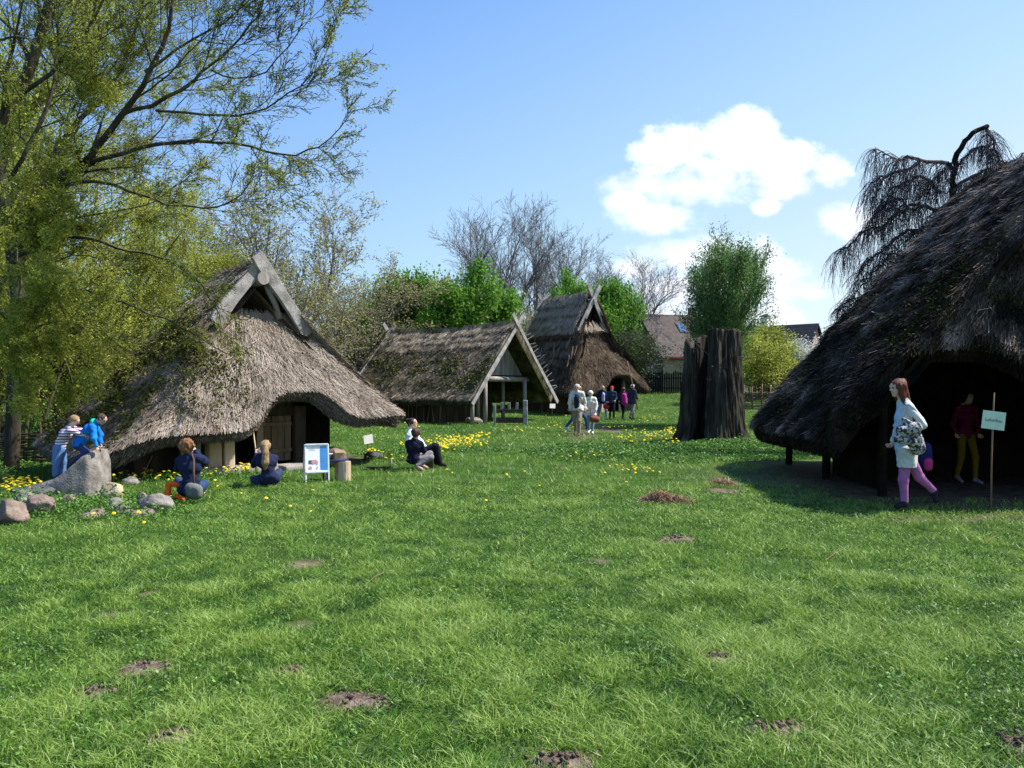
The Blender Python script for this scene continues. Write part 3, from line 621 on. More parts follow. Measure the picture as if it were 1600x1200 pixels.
# ---------------- far tall thatched house
h3 = thing('thatched_house', 'tall steep thatched house behind the walking visitors', 'house', (5.6, 44.3, float(H(5.6, 44.3)) - .05), math.atan2(.55, .83))
def ze3(x, y): return 1.35 + .10 * x / 3 + .1 * (y > 2)
S, D = hip_surface(3.05, 0, 1.95, 6.3, 8.4, 6.75, 4.95, 1.0, ze3, rF=.7, rB=1.8, arch=(.75, 1.15, .95, .35), pw=1.0, nv=40)
S[..., 2] += -0.55 * np.sin(np.pi * np.clip(np.linspace(0, 1, 40), 0, 1))[None, :] * (S[..., 1] > 1.0) * .6
cr = course_fn(S, .10, 7, .30) * sstep(1.2, 2.2, S[..., 1]); top = (np.linspace(0, 1, 40)[None, :] > .62) & (S[..., 1] > 1.8)
cr = cr + .22 * top
def td(P_): return -.16 * (P_[:, 1] < 1.6)
t3, So, Nn = thatch('thatch_roof', S, D, .34, M_thatch2, h3, nstraw=80000, slen=(.2, .5), sw=(.012, .028), disp=.05, course=cr, tb=.50, seed=3, tfun=None)
barge(h3, (-1.12, 1.62, 4.62), (.42, 1.62, 7.35), .26, .08, (0, 1, 0)); barge(h3, (1.12, 1.70, 4.62), (-.42, 1.70, 7.35), .26, .08, (0, 1, 0))
barge(h3, (-.5, 6.6, 6.2), (.35, 6.6, 7.3), .2, .07, (0, 1, 0)); barge(h3, (.5, 6.7, 6.2), (-.35, 6.7, 7.3), .2, .07, (0, 1, 0))
MB().tube([(0, 1.5, 6.45), (0, 6.6, 6.45)], .12, 10).build('ridge_beam', M_grey, h3)
plank_wall(h3, (-2.3, .95), (.2, .95), -.1, 1.9, M_clay, w=.5); plank_wall(h3, (1.4, .95), (2.4, .95), -.1, 1.9, M_clay, w=.5)
plank_wall(h3, (-2.3, .95), (-2.3, 7), -.1, 1.9, M_dark, w=.4); plank_wall(h3, (2.4, .95), (2.4, 7), -.1, 1.9, M_dark, w=.4); plank_wall(h3, (-2.3, 7), (2.4, 7), -.1, 1.9, M_dark, w=.4)
for x in (-.75, .1, 1.5): MB().tube([(x, .8, -.1), (x, .8, 2.2)], .07, 8, tint=.7).build('post', M_grey, h3, smooth=True)
plank_wall(h3, (-.4, .7), (.05, .7), -.1, .75, M_pale, name='plank_door', w=.15); plank_wall(h3, (1.0, .7), (1.45, .7), -.1, .75, M_pale, name='plank_door', w=.15)
mb = MB()
for i in range(26):   # straw weights / sticks on the left slope
    t = random.uniform(.12, .5); yy_ = random.uniform(.8, 6); x0 = -3.05 * (1 - t) - .05; z0_ = 1.5 + (6.2 - 1.5) * t - .1
    MB().tube([(x0 - .05, yy_, z0_ + .18), (x0 + .18, yy_ + random.uniform(-.2, .2), z0_ + .72)], .025, 5, tint=.9).build('roof_stick', M_brownw, h3)
# ------------------------------------------------------------------ trees
def tubes(segs, sides):
    """segs (n,8): a xyz, b xyz, ra, rb"""
    s = np.asarray(segs, float); a, b, ra, rb = s[:, :3], s[:, 3:6], s[:, 6], s[:, 7]
    d = b - a; d /= np.maximum(np.linalg.norm(d, axis=1), 1e-9)[:, None]
    r = np.where(np.abs(d[:, 2:3]) < .9, np.array([[0, 0, 1.]]), np.array([[1., 0, 0]])); p = np.cross(d, r); p /= np.linalg.norm(p, axis=1)[:, None]; q = np.cross(d, p)
    an = np.arange(sides) * 2 * np.pi / sides; ca, sa = np.cos(an), np.sin(an)
    ring = p[:, None] * ca[None, :, None] + q[:, None] * sa[None, :, None]
    V = np.concatenate([a[:, None] + ring * ra[:, None, None], b[:, None] + ring * rb[:, None, None]], 1)
    k = np.arange(sides); k2 = (k + 1) % sides
    F = (np.arange(len(s))[:, None, None] * 2 * sides + np.stack([k, k2, k2 + sides, k + sides], -1)[None]).reshape(-1, 4)
    return V.reshape(-1, 3), F
def tubes_mesh(name, segs, m, parent=None, thick=.03, loc=None):
    s = np.array(segs, float); d_ = s[:, 3:6] - s[:, :3]; d_ /= np.maximum(np.linalg.norm(d_, axis=1), 1e-9)[:, None]; e_ = (s[:, 6] * .35)[:, None] * (s[:, 6] > .03)[:, None]; s[:, :3] -= d_ * e_; s[:, 3:6] += d_ * e_
    big = s[:, 6] > thick; Vs = []; Fs = []; o = 0
    for sel, n in ((big, 8), (~big, 3)):
        if sel.any():
            V, F = tubes(s[sel], n); Vs.append(V); Fs.append((F + o).astype(np.int32)); o += len(V)
    return mk(name, np.concatenate(Vs), Fs, m, parent, smooth=True, loc=loc)
def branch(segs, tips, rnd, p, d, L, r, lvl, spec):
    """recursive limb. spec: dict(seg, kids, ang, ratio, rr, wob, trop, minr, maxl)"""
    n = max(3, int(L / spec['seg'])) ; st = L / n; pts = [p]; r0 = r
    trop = spec['trop'][min(lvl, len(spec['trop']) - 1)]
    for i in range(n):
        d = d + np.array([rnd.gauss(0, 1), rnd.gauss(0, 1), rnd.gauss(0, 1)]) * spec['wob'] + np.array([0, 0, trop]) * st
        d = d / np.linalg.norm(d); q = p + d * st; r1 = r0 * (1 - .75 * (i + 1) / n) if lvl > 0 else r0 * (1 - spec.get('taper', .8) * (i + 1) / n)
        r1 = max(r1, spec['minr']); segs.append((*p, *q, r, r1)); p = q; r = r1; pts.append(p)
        if lvl >= spec['leaflvl']: tips.append((*p, i / n))
        f0 = spec['free'][min(lvl, len(spec['free']) - 1)]
        if lvl < spec['maxl'] and (i + 1) / n >= f0:
            kn = spec['kids'][lvl] * (1 / n) / max(1e-3, 1 - f0)
            k = int(kn) + (rnd.random() < kn - int(kn))
            for _ in range(k):
                ang = R(rnd.uniform(*spec['ang'])); ax = np.cross(d, [rnd.gauss(0, 1), rnd.gauss(0, 1), rnd.gauss(0, 1)]); ax /= np.linalg.norm(ax) + 1e-9
                nd = d * math.cos(ang) + ax * math.sin(ang)
                if lvl == 0 and nd[2] < .05: nd[2] = abs(nd[2]) * .5 + .1; nd /= np.linalg.norm(nd)
                fr = (i + 1) / n
                branch(segs, tips, rnd, p, nd, L * spec['ratio'][lvl] * (1.15 - .6 * (fr if lvl == 0 else .5)) * rnd.uniform(.7, 1.2), max(r * spec['rr'], spec['minr']), lvl + 1, spec)
    return pts
def split_tree(root, segs, tips, thick, bark, twig, leaves, keepf=None, cl=1):
    s = np.array(segs); b = s[:, 6] >= thick
    tubes_mesh('trunk', s[b], bark, root)
    cr = tubes_mesh('crown', s[~b], twig, root)
    if leaves is not None:
        T = np.array(tips)[:, :3]; n, sp, sz, m, asp = leaves
        i = np.repeat(RNG.integers(0, len(T), n // cl), cl) if keepf is None else np.repeat(RNG.choice(len(T), n // cl, p=keepf(T)), cl)
        n = len(i); off = np.repeat(RNG.normal(0, sp, (n // cl, 3)), cl, 0) + (RNG.normal(0, .02, (n, 3)) if cl > 1 else 0); C = T[i] + off
        tn = RNG.uniform(0, 1, n) * .5 + fbm(C[:, 0] * .9, C[:, 1] * .9, C[:, 2] * .9, o=2) * .9 - .2
        leafmesh('leaves', C, RNG.uniform(sz * .6, sz * 1.3, n), tn, m, cr, aspect=asp)
    return root
def tree(name, label, loc, H_, spec, r, seed, bark, twig, leaves, thick=.03, stems=1, spread=.15, group=None, rz=0, base=None):
    rnd = random.Random(seed); root = thing(name, label, 'tree', loc, rz, group); segs = []; tips = []
    for k in range(stems):
        a = 2 * math.pi * k / stems + rnd.random(); d = np.array([math.cos(a) * spread, math.sin(a) * spread, 1.0]) if stems > 1 else np.array([rnd.uniform(-.06, .06), rnd.uniform(-.06, .06), 1.])
        branch(segs, tips, rnd, np.array([math.cos(a) * r * (stems > 1) * 1.5, math.sin(a) * r * (stems > 1) * 1.5, -.15]), d / np.linalg.norm(d), H_ * rnd.uniform(.85, 1.0), r, 0, spec)
    split_tree(root, segs, tips, thick, bark, twig, leaves); return root
def copy_tree(o, loc, rz, sc, label, parent=None):
    c = o.copy(); COL.objects.link(c)
    if parent is None:
        c.location = loc; c.rotation_euler = (0, 0, rz); c.scale = sc if isinstance(sc, tuple) else (sc, sc, sc)
        c['label'] = label
    else: c.parent = parent
    for ch in list(o.children): copy_tree(ch, None, 0, 1, None, c)
    return c
def leafmat(name, a, b, c, trans=.4): return mat(name, [(0, a), (.5, b), (1, c)], scale=.6, rough=.6, tintw=.75, trans=trans, spec=.2)
L_young = leafmat('young yellow-green leaves', (.11, .135, .016), (.31, .345, .045), (.58, .59, .15))
L_green = leafmat('fresh green leaves', (.045, .12, .014), (.12, .27, .03), (.24, .43, .07))
L_willow = leafmat('willow leaves', (.045, .10, .03), (.11, .23, .055), (.24, .40, .12))
L_bud = leafmat('brownish olive buds', (.16, .15, .05), (.33, .32, .11), (.50, .48, .22))
L_blos = leafmat('white blossom', (.36, .38, .30), (.60, .62, .56), (.8, .8, .78), .3)
L_dark = leafmat('dull dark leaves', (.02, .035, .012), (.05, .075, .025), (.10, .13, .05), .25)
def gz(x, y): return float(H(x, y))
bare_spec = dict(seg=.55, kids=[20, 10, 7, 4], ang=(20, 44), ratio=[.42, .46, .45, .4], rr=.55, wob=.07, trop=[.02, .16, .10, .05], minr=.010, maxl=3, leaflvl=2, free=[.28, .15, .1, .1], taper=.85)
bush_spec = dict(seg=.5, kids=[16, 9, 6, 4], ang=(25, 65), ratio=[.5, .5, .5, .4], rr=.55, wob=.10, trop=[.03, .08, .03, 0], minr=.010, maxl=3, leaflvl=2, free=[.18, .1, .1, 0], taper=.85)
gp_b = 'bare trees of the wood behind the houses'
t_a = tree('bare_tree', 'tall bare tree with several thin stems above the straight ridged hall', (-1.6, 74, gz(-1.6, 74)), 15.3, bare_spec, .22, 3, M_barkv, M_barkv, None, thick=.05, stems=3, spread=.13, group=gp_b)
copy_tree(t_a, (1.7, 76, gz(1.7, 76)), 2.1, (.95, .95, .98), 'bare tree leaning beside the tallest bare tree, left of the tall thatched house')
copy_tree(t_a, (7.2, 80, gz(7, 80)), 4.0, (1.0, 1.0, .82), 'bare violet grey tree rising behind the tall thatched house')
copy_tree(t_a, (10.6, 78, gz(10, 78)), 1.0, (1.0, 1.0, .74), 'lower bare tree spreading to the right behind the tall thatched house')
copy_tree(t_a, (-4.4, 82, gz(-4, 82)), 5.2, (.9, .9, .72), 'small bare tree between the round green tree and the tallest bare tree')
bud_spec = dict(bare_spec, kids=[18, 9, 6, 3], wob=.10, ang=(24, 58), free=[.15, .1, .1, .1])
gp_o = 'budding trees behind the left thatched house'
t_b = tree('budding_tree', 'tall tree in olive bud just right of the left house gable', (-11.2, 40, .1), 10.9, bud_spec, .2, 12, M_barkv, M_barkv, (8500, .16, .12, L_bud, .8), thick=.045, stems=2, spread=.16, group=gp_o)
copy_tree(t_b, (-14.0, 42, .1), 1.3, (.95, .95, .80), 'tallest budding tree directly behind the peak of the left house')
copy_tree(t_b, (-8.0, 43, .1), 2.9, (.95, .95, .68), 'reddish budding tree between the left house and the round green tree')
copy_tree(t_b, (-16.6, 44, .1), 4.1, (1, 1, .85), 'budding tree half hidden by the big young-leaved tree')
copy_tree(t_b, (-6.4, 47, .1), 5.3, (1, 1, .62), 'low budding tree at the left foot of the round green tree')
copy_tree(t_b, (-9.0, 36, .1), .4, (.8, .8, .58), 'small budding tree close behind the right slope of the left house')
copy_tree(t_b, (3.2, 70, .9), 3.3, (1.1, 1.1, .60), 'olive budding tree under the tallest bare tree')
copy_tree(t_b, (-1.0, 68, .6), .9, (1.1, 1.1, .56), 'olive budding tree seen just above the hall ridge')
copy_tree(t_b, (5.6, 66, 1.0), 2.2, (1, 1, .62), 'olive budding tree behind the ridge of the tall house')
t_c = tree('round_green_tree', 'round bright green tree above the left end of the hall ridge', (-7.0, 55, .5), 7.6, dict(bush_spec), .2, 5, M_bark, M_barkg, (70000, .34, .22, L_green, .75), thick=.05, stems=3, spread=.42, group='bright green trees behind the houses')
t_c.location = (-3.9, 47.6, .3); t_c.scale = (.78, .78, .90)
copy_tree(t_c, (-9.6, 56, .4), 2.0, (.85, .85, .84), 'bright green tree behind the left house ridge, partly hidden by budding branches')
copy_tree(t_c, (6.5, 62, 1.1), 3.6, (.66, .66, 1.0), 'tall bright green tree just right of the tall thatched house gable')
wil_spec = dict(seg=.4, kids=[16, 8, 6], ang=(16, 34), ratio=[.42, .42, .4], rr=.5, wob=.06, trop=[.03, .25, .15], minr=.007, maxl=3, leaflvl=1, free=[.2, .1, .05], taper=.9)
wil_spec['kids'] = [14, 9, 5]
wil_spec.update(kids=[20, 10, 6], ang=(14, 42), wob=.07, leaflvl=1); t_d = tree('willow', 'upright fresh green willow standing behind the old hollow stump', (8.55, 33, .2), 6.2, wil_spec, .08, 21, M_barkg, M_barkg, (52000, .15, .11, L_willow, .38), thick=.03, stems=7, spread=.085); t_d.scale = (.86, .86, 1.0)
t_h = tree('shrub', 'dull dark shrub covering the gable of the tiled house', (9.4, 62, 1.1), 4.6, dict(bush_spec, maxl=2, leaflvl=1), .08, 31, M_bark, M_barkv, (9000, .25, .14, L_dark, .7), thick=.03, stems=5, spread=.4, group='shrubs along the far fences')
copy_tree(t_h, (14.6, 61, 1.1), 1.2, (.7, .7, .72), 'dull shrub between the tiled house and the old stump')
t_g = tree('shrub', 'bright yellow-green shrub right of the old stump by the wattle fence', (14.9, 50, .9), 3.6, dict(bush_spec, maxl=2, leaflvl=1), .06, 33, M_barkg, M_barkg, (12000, .22, .12, L_young, .7), thick=.02, stems=6, spread=.45, group='shrubs along the far fences')
copy_tree(t_g, (17.6, 56, 1.0), 2.2, (1, 1, 1.05), 'yellow-green shrub left of the white blossom')
copy_tree(t_g, (20.6, 52, 1.0), 4.2, (1, 1, .66), 'low yellow-green shrub below the white blossom')
copy_tree(t_g, (16.3, 53, 1.0), 4.2, (.9, .9, 1.15), 'yellow-green shrub seen directly right of the stump top')
t_w = tree('blossoming_shrub', 'white blossoming shrub in front of the brick gable', (21.0, 56, 1.0), 3.5, dict(bush_spec, maxl=2, leaflvl=1), .06, 35, M_bark, M_barkv, (14000, .22, .12, L_blos, .8), thick=.02, stems=6, spread=.6, group='white blossoming shrubs')
copy_tree(t_w, (23.8, 57, 1.0), 2.0, (1, 1, 1.0), 'white blossoming shrub next to the roof of the dark house')
copy_tree(t_w, (18.8, 58, 1.0), 1.0, (.9, .9, .95), 'greyish blossoming shrub beside the yellow-green shrub')
# distant belt that closes the horizon: individual trees on the left, a hedge mass far behind
far = []
for k in range(26000):
    a = random.uniform(-1, 1); Y_ = random.uniform(95, 112); x_ = a * 100
    hh = 5.0 + 2.6 * float(vnoise(np.array(x_ * .12), np.array(3.3))) + 1.2 * float(vnoise(np.array(x_ * .5), np.array(1.3)))
    if x_ > 12: hh *= .55
    far.append((x_, Y_, gz(x_, Y_) + hh * math.sqrt(random.random()) * random.uniform(.3, 1)))
far = np.array(far)
w_ = leafmesh('distant_wood', far, RNG.uniform(.5, 1.0, len(far)), fbm(far[:, 0] * .3, far[:, 1] * .3, far[:, 2] * .3, o=2), leafmat('distant foliage', (.05, .06, .03), (.11, .12, .06), (.19, .19, .10), .3), aspect=.7)
tag(w_, 'far wood closing the view behind the meadow', 'wood', kind='stuff')
# ---------------- big young-leaved tree on the left
def guided(segs, tips, rnd, pts, r0, r1, spec, kids, lvl=1, Lk=2.2, start=.2):
    pts = [np.array(p, float) for p in pts]
    # resample with catmull-rom
    P_ = []; m = len(pts)
    for i in range(m - 1):
        p0 = pts[max(i - 1, 0)]; p1 = pts[i]; p2 = pts[i + 1]; p3 = pts[min(i + 2, m - 1)]; k = max(3, int(np.linalg.norm(p2 - p1) / .3))
        for j in range(k):
            t = j / k; P_.append(.5 * ((2 * p1) + (-p0 + p2) * t + (2 * p0 - 5 * p1 + 4 * p2 - p3) * t * t + (-p0 + 3 * p1 - 3 * p2 + p3) * t ** 3) + np.array([rnd.gauss(0, .02), rnd.gauss(0, .02), rnd.gauss(0, .02)]) * (r0 < .1))
    P_.append(pts[-1]); n = len(P_) - 1
    for i in range(n):
        ra = r0 + (r1 - r0) * i / n; rb = r0 + (r1 - r0) * (i + 1) / n; segs.append((*P_[i], *P_[i + 1], ra, rb))
        f = i / n
        if f > .6: tips.append((*P_[i + 1], f))
        if f >= start:
            kn = kids / n / (1 - start); k = int(kn) + (rnd.random() < kn - int(kn))
            for _ in range(k):
                d = P_[i + 1] - P_[i]; d /= np.linalg.norm(d); ang = R(rnd.uniform(20, 55)); ax = np.cross(d, [rnd.gauss(0, 1), rnd.gauss(0, 1), rnd.gauss(0, 1)]); ax /= np.linalg.norm(ax)
                branch(segs, tips, rnd, P_[i + 1], d * math.cos(ang) + ax * math.sin(ang), Lk * (1.15 - .75 * f) * rnd.uniform(.6, 1.25), max(.008, rb * .45), lvl, spec)
big_spec = dict(seg=.24, kids=[0, 9, 5, 3], ang=(22, 50), ratio=[.5, .48, .45, .4], rr=.5, wob=.085, trop=[0, .20, .22, .2], minr=.0045, maxl=3, leaflvl=2, free=[.1, .12, .1, .1])
rnd = random.Random(99); segs = []; tips = []
bt = thing('young_leaved_tree', 'large old tree with fresh yellow-green leaves reaching in from the left edge', 'tree', (0, 0, 0))
base = P(18, 700, 15.2); base.z = -.1
def Q(px, py, Y): return tuple(P(px if px < 350 else 350 + (px - 350) * .84, py, Y))
guided(segs, tips, rnd, [tuple(base), Q(22, 620, 15.2), Q(28, 480, 15.0), Q(18, 360, 15.0), Q(60, 300, 14.8), Q(140, 250, 14.4)], 0.1408, 0.09563, big_spec, 10, Lk=2.6, start=.35)
guided(segs, tips, rnd, [Q(18, 360, 15.0), Q(-10, 220, 15.2), Q(40, 120, 15.4), Q(90, -60, 15.5), Q(120, -300, 15.6)], 0.128, 0.05738, big_spec, 16, Lk=3.0)
guided(segs, tips, rnd, [Q(0, 165, 15), Q(60, 130, 14.6), Q(130, 50, 14.4), Q(170, -40, 14.4), Q(220, -180, 14.5)], 0.04488, 0.01275, big_spec, 14, Lk=2.2)
guided(segs, tips, rnd, [Q(138, 252, 14.4), Q(190, 180, 14.2), Q(240, 100, 14.1), Q(270, 10, 14.0), Q(290, -120, 14.0)], 0.06336, 0.01912, big_spec, 12, Lk=2.0)
guided(segs, tips, rnd, [Q(190, 180, 14.2), Q(260, 150, 13.9), Q(320, 110, 13.6), Q(380, 60, 13.4), Q(425, 0, 13.3), Q(450, -60, 13.2)], 0.0396, 0.0085, big_spec, 13, Lk=1.7)
guided(segs, tips, rnd, [Q(138, 252, 14.4), Q(220, 232, 14.2), Q(300, 218, 14.0), Q(400, 228, 13.9), Q(480, 243, 13.8), Q(545, 215, 13.7), Q(590, 172, 13.7)], 0.04488, 0.006, big_spec, 15, Lk=1.15)
guided(segs, tips, rnd, [Q(240, 170, 14.0), Q(320, 178, 13.7), Q(400, 178, 13.5), Q(470, 145, 13.4), Q(530, 95, 13.3), Q(555, 15, 13.3)], 0.02904, 0.006, big_spec, 15, Lk=1.15)
guided(segs, tips, rnd, [Q(225, 110, 14.1), Q(300, 60, 13.8), Q(370, 20, 13.7), Q(440, -50, 13.6)], 0.03168, 0.0085, big_spec, 11, Lk=1.6)
guided(segs, tips, rnd, [Q(330, 110, 13.6), Q(400, 120, 13.4), Q(470, 70, 13.2), Q(500, 10, 13.2), Q(510, -40, 13.2)], 0.01848, 0.006, big_spec, 11, Lk=1.0)
guided(segs, tips, rnd, [Q(60, 300, 14.8), Q(150, 280, 14.6), Q(230, 310, 14.4), Q(320, 325, 14.2), Q(380, 305, 14.1), Q(415, 270, 14.0)], 0.04224, 0.0068, big_spec, 15, Lk=1.5)
guided(segs, tips, rnd, [Q(25, 400, 15.0), Q(110, 370, 14.6), Q(200, 390, 14.3), Q(280, 415, 14.0), Q(330, 470, 13.9), Q(350, 520, 13.8)], 0.0432, 0.0068, dict(big_spec, trop=[0, .02, -.05, -.1]), 11, Lk=.8)
guided(segs, tips, rnd, [Q(25, 470, 15.0), Q(100, 450, 14.5), Q(180, 470, 14.2), Q(260, 500, 14.0), Q(330, 540, 13.8), Q(390, 560, 13.7)], 0.0336, 0.006, dict(big_spec, trop=[0, .02, -.02, -.05]), 7, Lk=.7)
guided(segs, tips, rnd, [Q(30, 540, 15.1), Q(80, 500, 14.8), Q(150, 520, 14.5), Q(220, 560, 14.4)], 0.03168, 0.006, big_spec, 13, Lk=1.5)
guided(segs, tips, rnd, [Q(18, 360, 15), Q(80, 240, 16), Q(180, 120, 17), Q(240, -60, 17.5)], 0.06336, 0.01912, big_spec, 22, Lk=2.8)
guided(segs, tips, rnd, [Q(18, 400, 15), Q(90, 300, 17), Q(180, 260, 18), Q(250, 200, 18.5), Q(310, 120, 19)], 0.0528, 0.00765, big_spec, 22, Lk=1.6)
guided(segs, tips, rnd, [Q(0, 300, 15.5), Q(60, 200, 16), Q(90, 80, 16.3), Q(70, -80, 16.5)], 0.04752, 0.01912, big_spec, 16, Lk=2.4)
guided(segs, tips, rnd, [Q(20, 330, 15.5), Q(120, 200, 16), Q(200, 60, 16.3), Q(300, -60, 16.5)], 0.03696, 0.009562, big_spec, 18, Lk=2.2)
guided(segs, tips, rnd, [Q(20, 420, 15.5), Q(90, 350, 15.8), Q(180, 330, 16), Q(250, 310, 16.3), Q(300, 270, 16.5)], 0.03168, 0.0085, big_spec, 18, Lk=1.3)
guided(segs, tips, rnd, [Q(20, 520, 15.5), Q(60, 420, 16.2), Q(140, 400, 16.6), Q(190, 430, 17), Q(240, 420, 17.2)], 0.0264, 0.0085, big_spec, 16, Lk=1.1)
def kf(T):
    px_ = 800 + T[:, 0] / T[:, 1] * FPX; w = 1 + .7 * sstep(140, 60, px_) - .62 * sstep(230, 430, px_); py_ = 605 - (T[:, 2] - CAMZ) / T[:, 1] * FPX; w = w * (1 - .75 * sstep(150, 220, px_) * sstep(350, 400, py_)); w = w * (.5 + 1.0 * (fbm(T[:, 0] * .8, T[:, 1] * .8, T[:, 2] * .8, o=2) > .45)); return w / w.sum()
for pts_ in ([(20, 300, 14.8), (62, 350, 13.6), (80, 430, 13.2), (70, 520, 13.1)], [(10, 360, 14.8), (30, 420, 13.6), (22, 500, 13.3), (30, 590, 13.2)], [(10, 200, 15), (40, 220, 13.6), (60, 280, 13.3), (50, 340, 13.3)], [(30, 420, 14.8), (75, 440, 13.9), (110, 520, 13.7), (120, 590, 13.6)], [(0, 60, 15), (40, 60, 14), (90, 110, 13.8), (140, 130, 13.8)]):
    guided(segs, tips, rnd, [Q(*q) for q in pts_], .03, .008, big_spec, 14, Lk=1.1)
split_tree(bt, segs, tips, .034, M_bark, M_barkg, (250000, .045, .036, L_young, .6), keepf=kf, cl=4)
print('BIG TREE segs', len(segs), 'tips', len(tips))
# trees and saplings of the grove behind it
gspec = dict(seg=.35, kids=[20, 8, 5], ang=(22, 55), ratio=[.36, .48, .45], rr=.45, wob=.09, trop=[.02, .05, .04], minr=.007, maxl=2, leaflvl=1, free=[.12, .1, .05], taper=.85)
tg = tree('grove_tree', 'leafy tree with a slim trunk on the left edge behind the big old tree', (-13.4, 20.5, 0), 8.6, gspec, .15, 51, M_bark, M_barkg, (60000, .16, .055, L_young, .65), thick=.03, stems=2, spread=.12, group='young trees of the grove on the left')
copy_tree(tg, (-11.4, 21.5, 0), 2.0, (.62, .62, .80), 'slim leafy tree right behind the climbing children')
copy_tree(tg, (-15.0, 24, 0), 4.0, (1.2, 1.2, 1.15), 'leafy tree far back at the left edge of the grove')
copy_tree(tg, (-15.0, 27, 0), 5.0, (1.0, 1.0, 1.05), 'leafy tree in the middle of the grove behind the wattle fence')
copy_tree(tg, (-14.8, 19.5, 0), 2.6, (1.35, 1.35, 1.75), 'tall leafy tree filling the upper left corner behind the old tree')
copy_tree(tg, (-14.8, 22.5, 0), 3.6, (.95, .95, 1.45), 'tall leafy tree behind the fork of the old tree')
copy_tree(tg, (-17.0, 23.5, 0), .6, (1.5, 1.5, 1.9), 'tallest leafy tree at the outermost left edge')
copy_tree(tg, (-11.6, 24.5, 0), .8, (.6, .6, .62), 'leafy tree at the right edge of the grove beside the left house')
ts = tree('sapling', 'thin leaning sapling in front of the wattle fence', (-10.5, 17.4, 0), 4.2, dict(gspec, kids=[14, 6, 3]), .05, 57, M_barkg, M_barkg, (5000, .10, .06, L_young, .65), thick=.015, stems=2, spread=.1, group='saplings of the grove on the left')
copy_tree(ts, (-11.6, 18.0, 0), 1.7, (1, 1, 1.1), 'thin sapling beside the big trunk behind the wattle fence')
copy_tree(ts, (-9.6, 18.6, 0), 3.3, (1, 1, .9), 'thin sapling between the fence and the left house')
copy_tree(ts, (-12.6, 17.0, 0), 4.3, (1, 1, 1.0), 'thin sapling at the outermost left edge of the fence')
P_ = []
for k in range(30000):
    x_ = random.uniform(-26, -7.8); y_ = random.uniform(26, 33); P_.append((x_, y_, random.random() ** 1.3 * (3.4 + 1.6 * math.sin(x_ * .9))))
P_ = np.array(P_); w2 = leafmesh('grove_thicket', P_, RNG.uniform(.08, .2, len(P_)), fbm(P_[:, 0] * .8, P_[:, 1] * .8, P_[:, 2] * .8, o=2), L_willow, aspect=.6)
tag(w2, 'dense green thicket filling the back of the grove', 'thicket', kind='stuff')
# ---------------- weeping bare tree behind the right-hand house
rnd = random.Random(5); segs = []; tips = []
wt = thing('weeping_tree', 'bare weeping tree with hanging dark twigs behind the dark thatched house', 'tree', (0, 0, 0))
WY = 19.5
def hang(pts, r0, r1, nk, Lr_):
    pts = [np.array(tuple(P(a, b, WY + (c if len(q) > 2 else 0)))) for q in pts for (a, b, c) in [(*q, 0)[:3]]]
    P2 = []; m = len(pts)
    for i in range(m - 1):
        p0 = pts[max(i - 1, 0)]; p1 = pts[i]; p2 = pts[i + 1]; p3 = pts[min(i + 2, m - 1)]; k = max(3, int(np.linalg.norm(p2 - p1) / .12))
        for j in range(k):
            t = j / k; P2.append(.5 * ((2 * p1) + (-p0 + p2) * t + (2 * p0 - 5 * p1 + 4 * p2 - p3) * t * t + (-p0 + 3 * p1 - 3 * p2 + p3) * t ** 3) + np.array([rnd.gauss(0, .018), rnd.gauss(0, .03), rnd.gauss(0, .018)]))
    P2.append(pts[-1]); n = len(P2) - 1
    for i in range(n):
        ra = r0 + (r1 - r0) * i / n; segs.append((*P2[i], *P2[i + 1], ra, ra))
        for _ in range(int(nk / n) + (rnd.random() < nk / n % 1)):
            p = P2[i + 1].copy(); d = np.array([rnd.gauss(-.25, .5), rnd.gauss(0, .5), rnd.uniform(-.2, .5)]); Lh = rnd.uniform(.3, 1) * Lr_; k = max(4, int(Lh / .11)); r = .0065
            for j in range(k):
                d = d * .80 + np.array([rnd.gauss(0, .11), rnd.gauss(0, .11), -.34]); dd = d / np.linalg.norm(d); q = p + dd * Lh / k; segs.append((*p, *q, r, r * .85)); p = q; r = max(.003, r * .93)
                if rnd.random() < .22:
                    d3 = dd + np.array([rnd.gauss(0, .5), rnd.gauss(0, .5), -.3]); p3 = p.copy()
                    for _2 in range(4):
                        d3 = d3 * .8 + np.array([rnd.gauss(0, .1), rnd.gauss(0, .1), -.3]); d4 = d3 / np.linalg.norm(d3); q3 = p3 + d4 * .09; segs.append((*p3, *q3, .003, .0028)); p3 = q3
bs = P(1500, 640, WY); bs.z = 0
hang([(1500, 700, 0), (1500, 500, 0), (1490, 360, 0), (1492, 270, 0), (1500, 235, 0), (1520, 208, 0), (1543, 197, 0)], .13, .055, 81, .6)
hang([(1543, 197), (1550, 215), (1560, 240), (1575, 262)], .04, .015, 229, .9)
hang([(1492, 262), (1470, 252), (1440, 252), (1420, 245), (1405, 250), (1385, 240), (1368, 232)], .055, .012, 237, 1.3)
hang([(1440, 252), (1425, 262), (1400, 268), (1380, 275), (1366, 290), (1370, 312)], .04, .012, 178, 1.3)
hang([(1470, 300), (1440, 275), (1415, 285), (1395, 300), (1385, 320)], .04, .012, 207, 1.2)
hang([(1490, 340), (1440, 320), (1400, 335), (1380, 355), (1350, 360), (1330, 380), (1312, 392)], .05, .010, 326, 1.2)
hang([(1480, 370), (1420, 360), (1390, 385), (1360, 405), (1345, 425)], .045, .010, 297, 1.1)
hang([(1480, 400), (1400, 395), (1370, 420), (1345, 445), (1330, 470)], .04, .010, 267, .9)
hang([(1492, 300), (1505, 285), (1530, 270), (1550, 262)], .05, .015, 178, .5)
hang([(1575, 262), (1590, 250), (1605, 238), (1640, 245)], .03, .010, 40, .6)
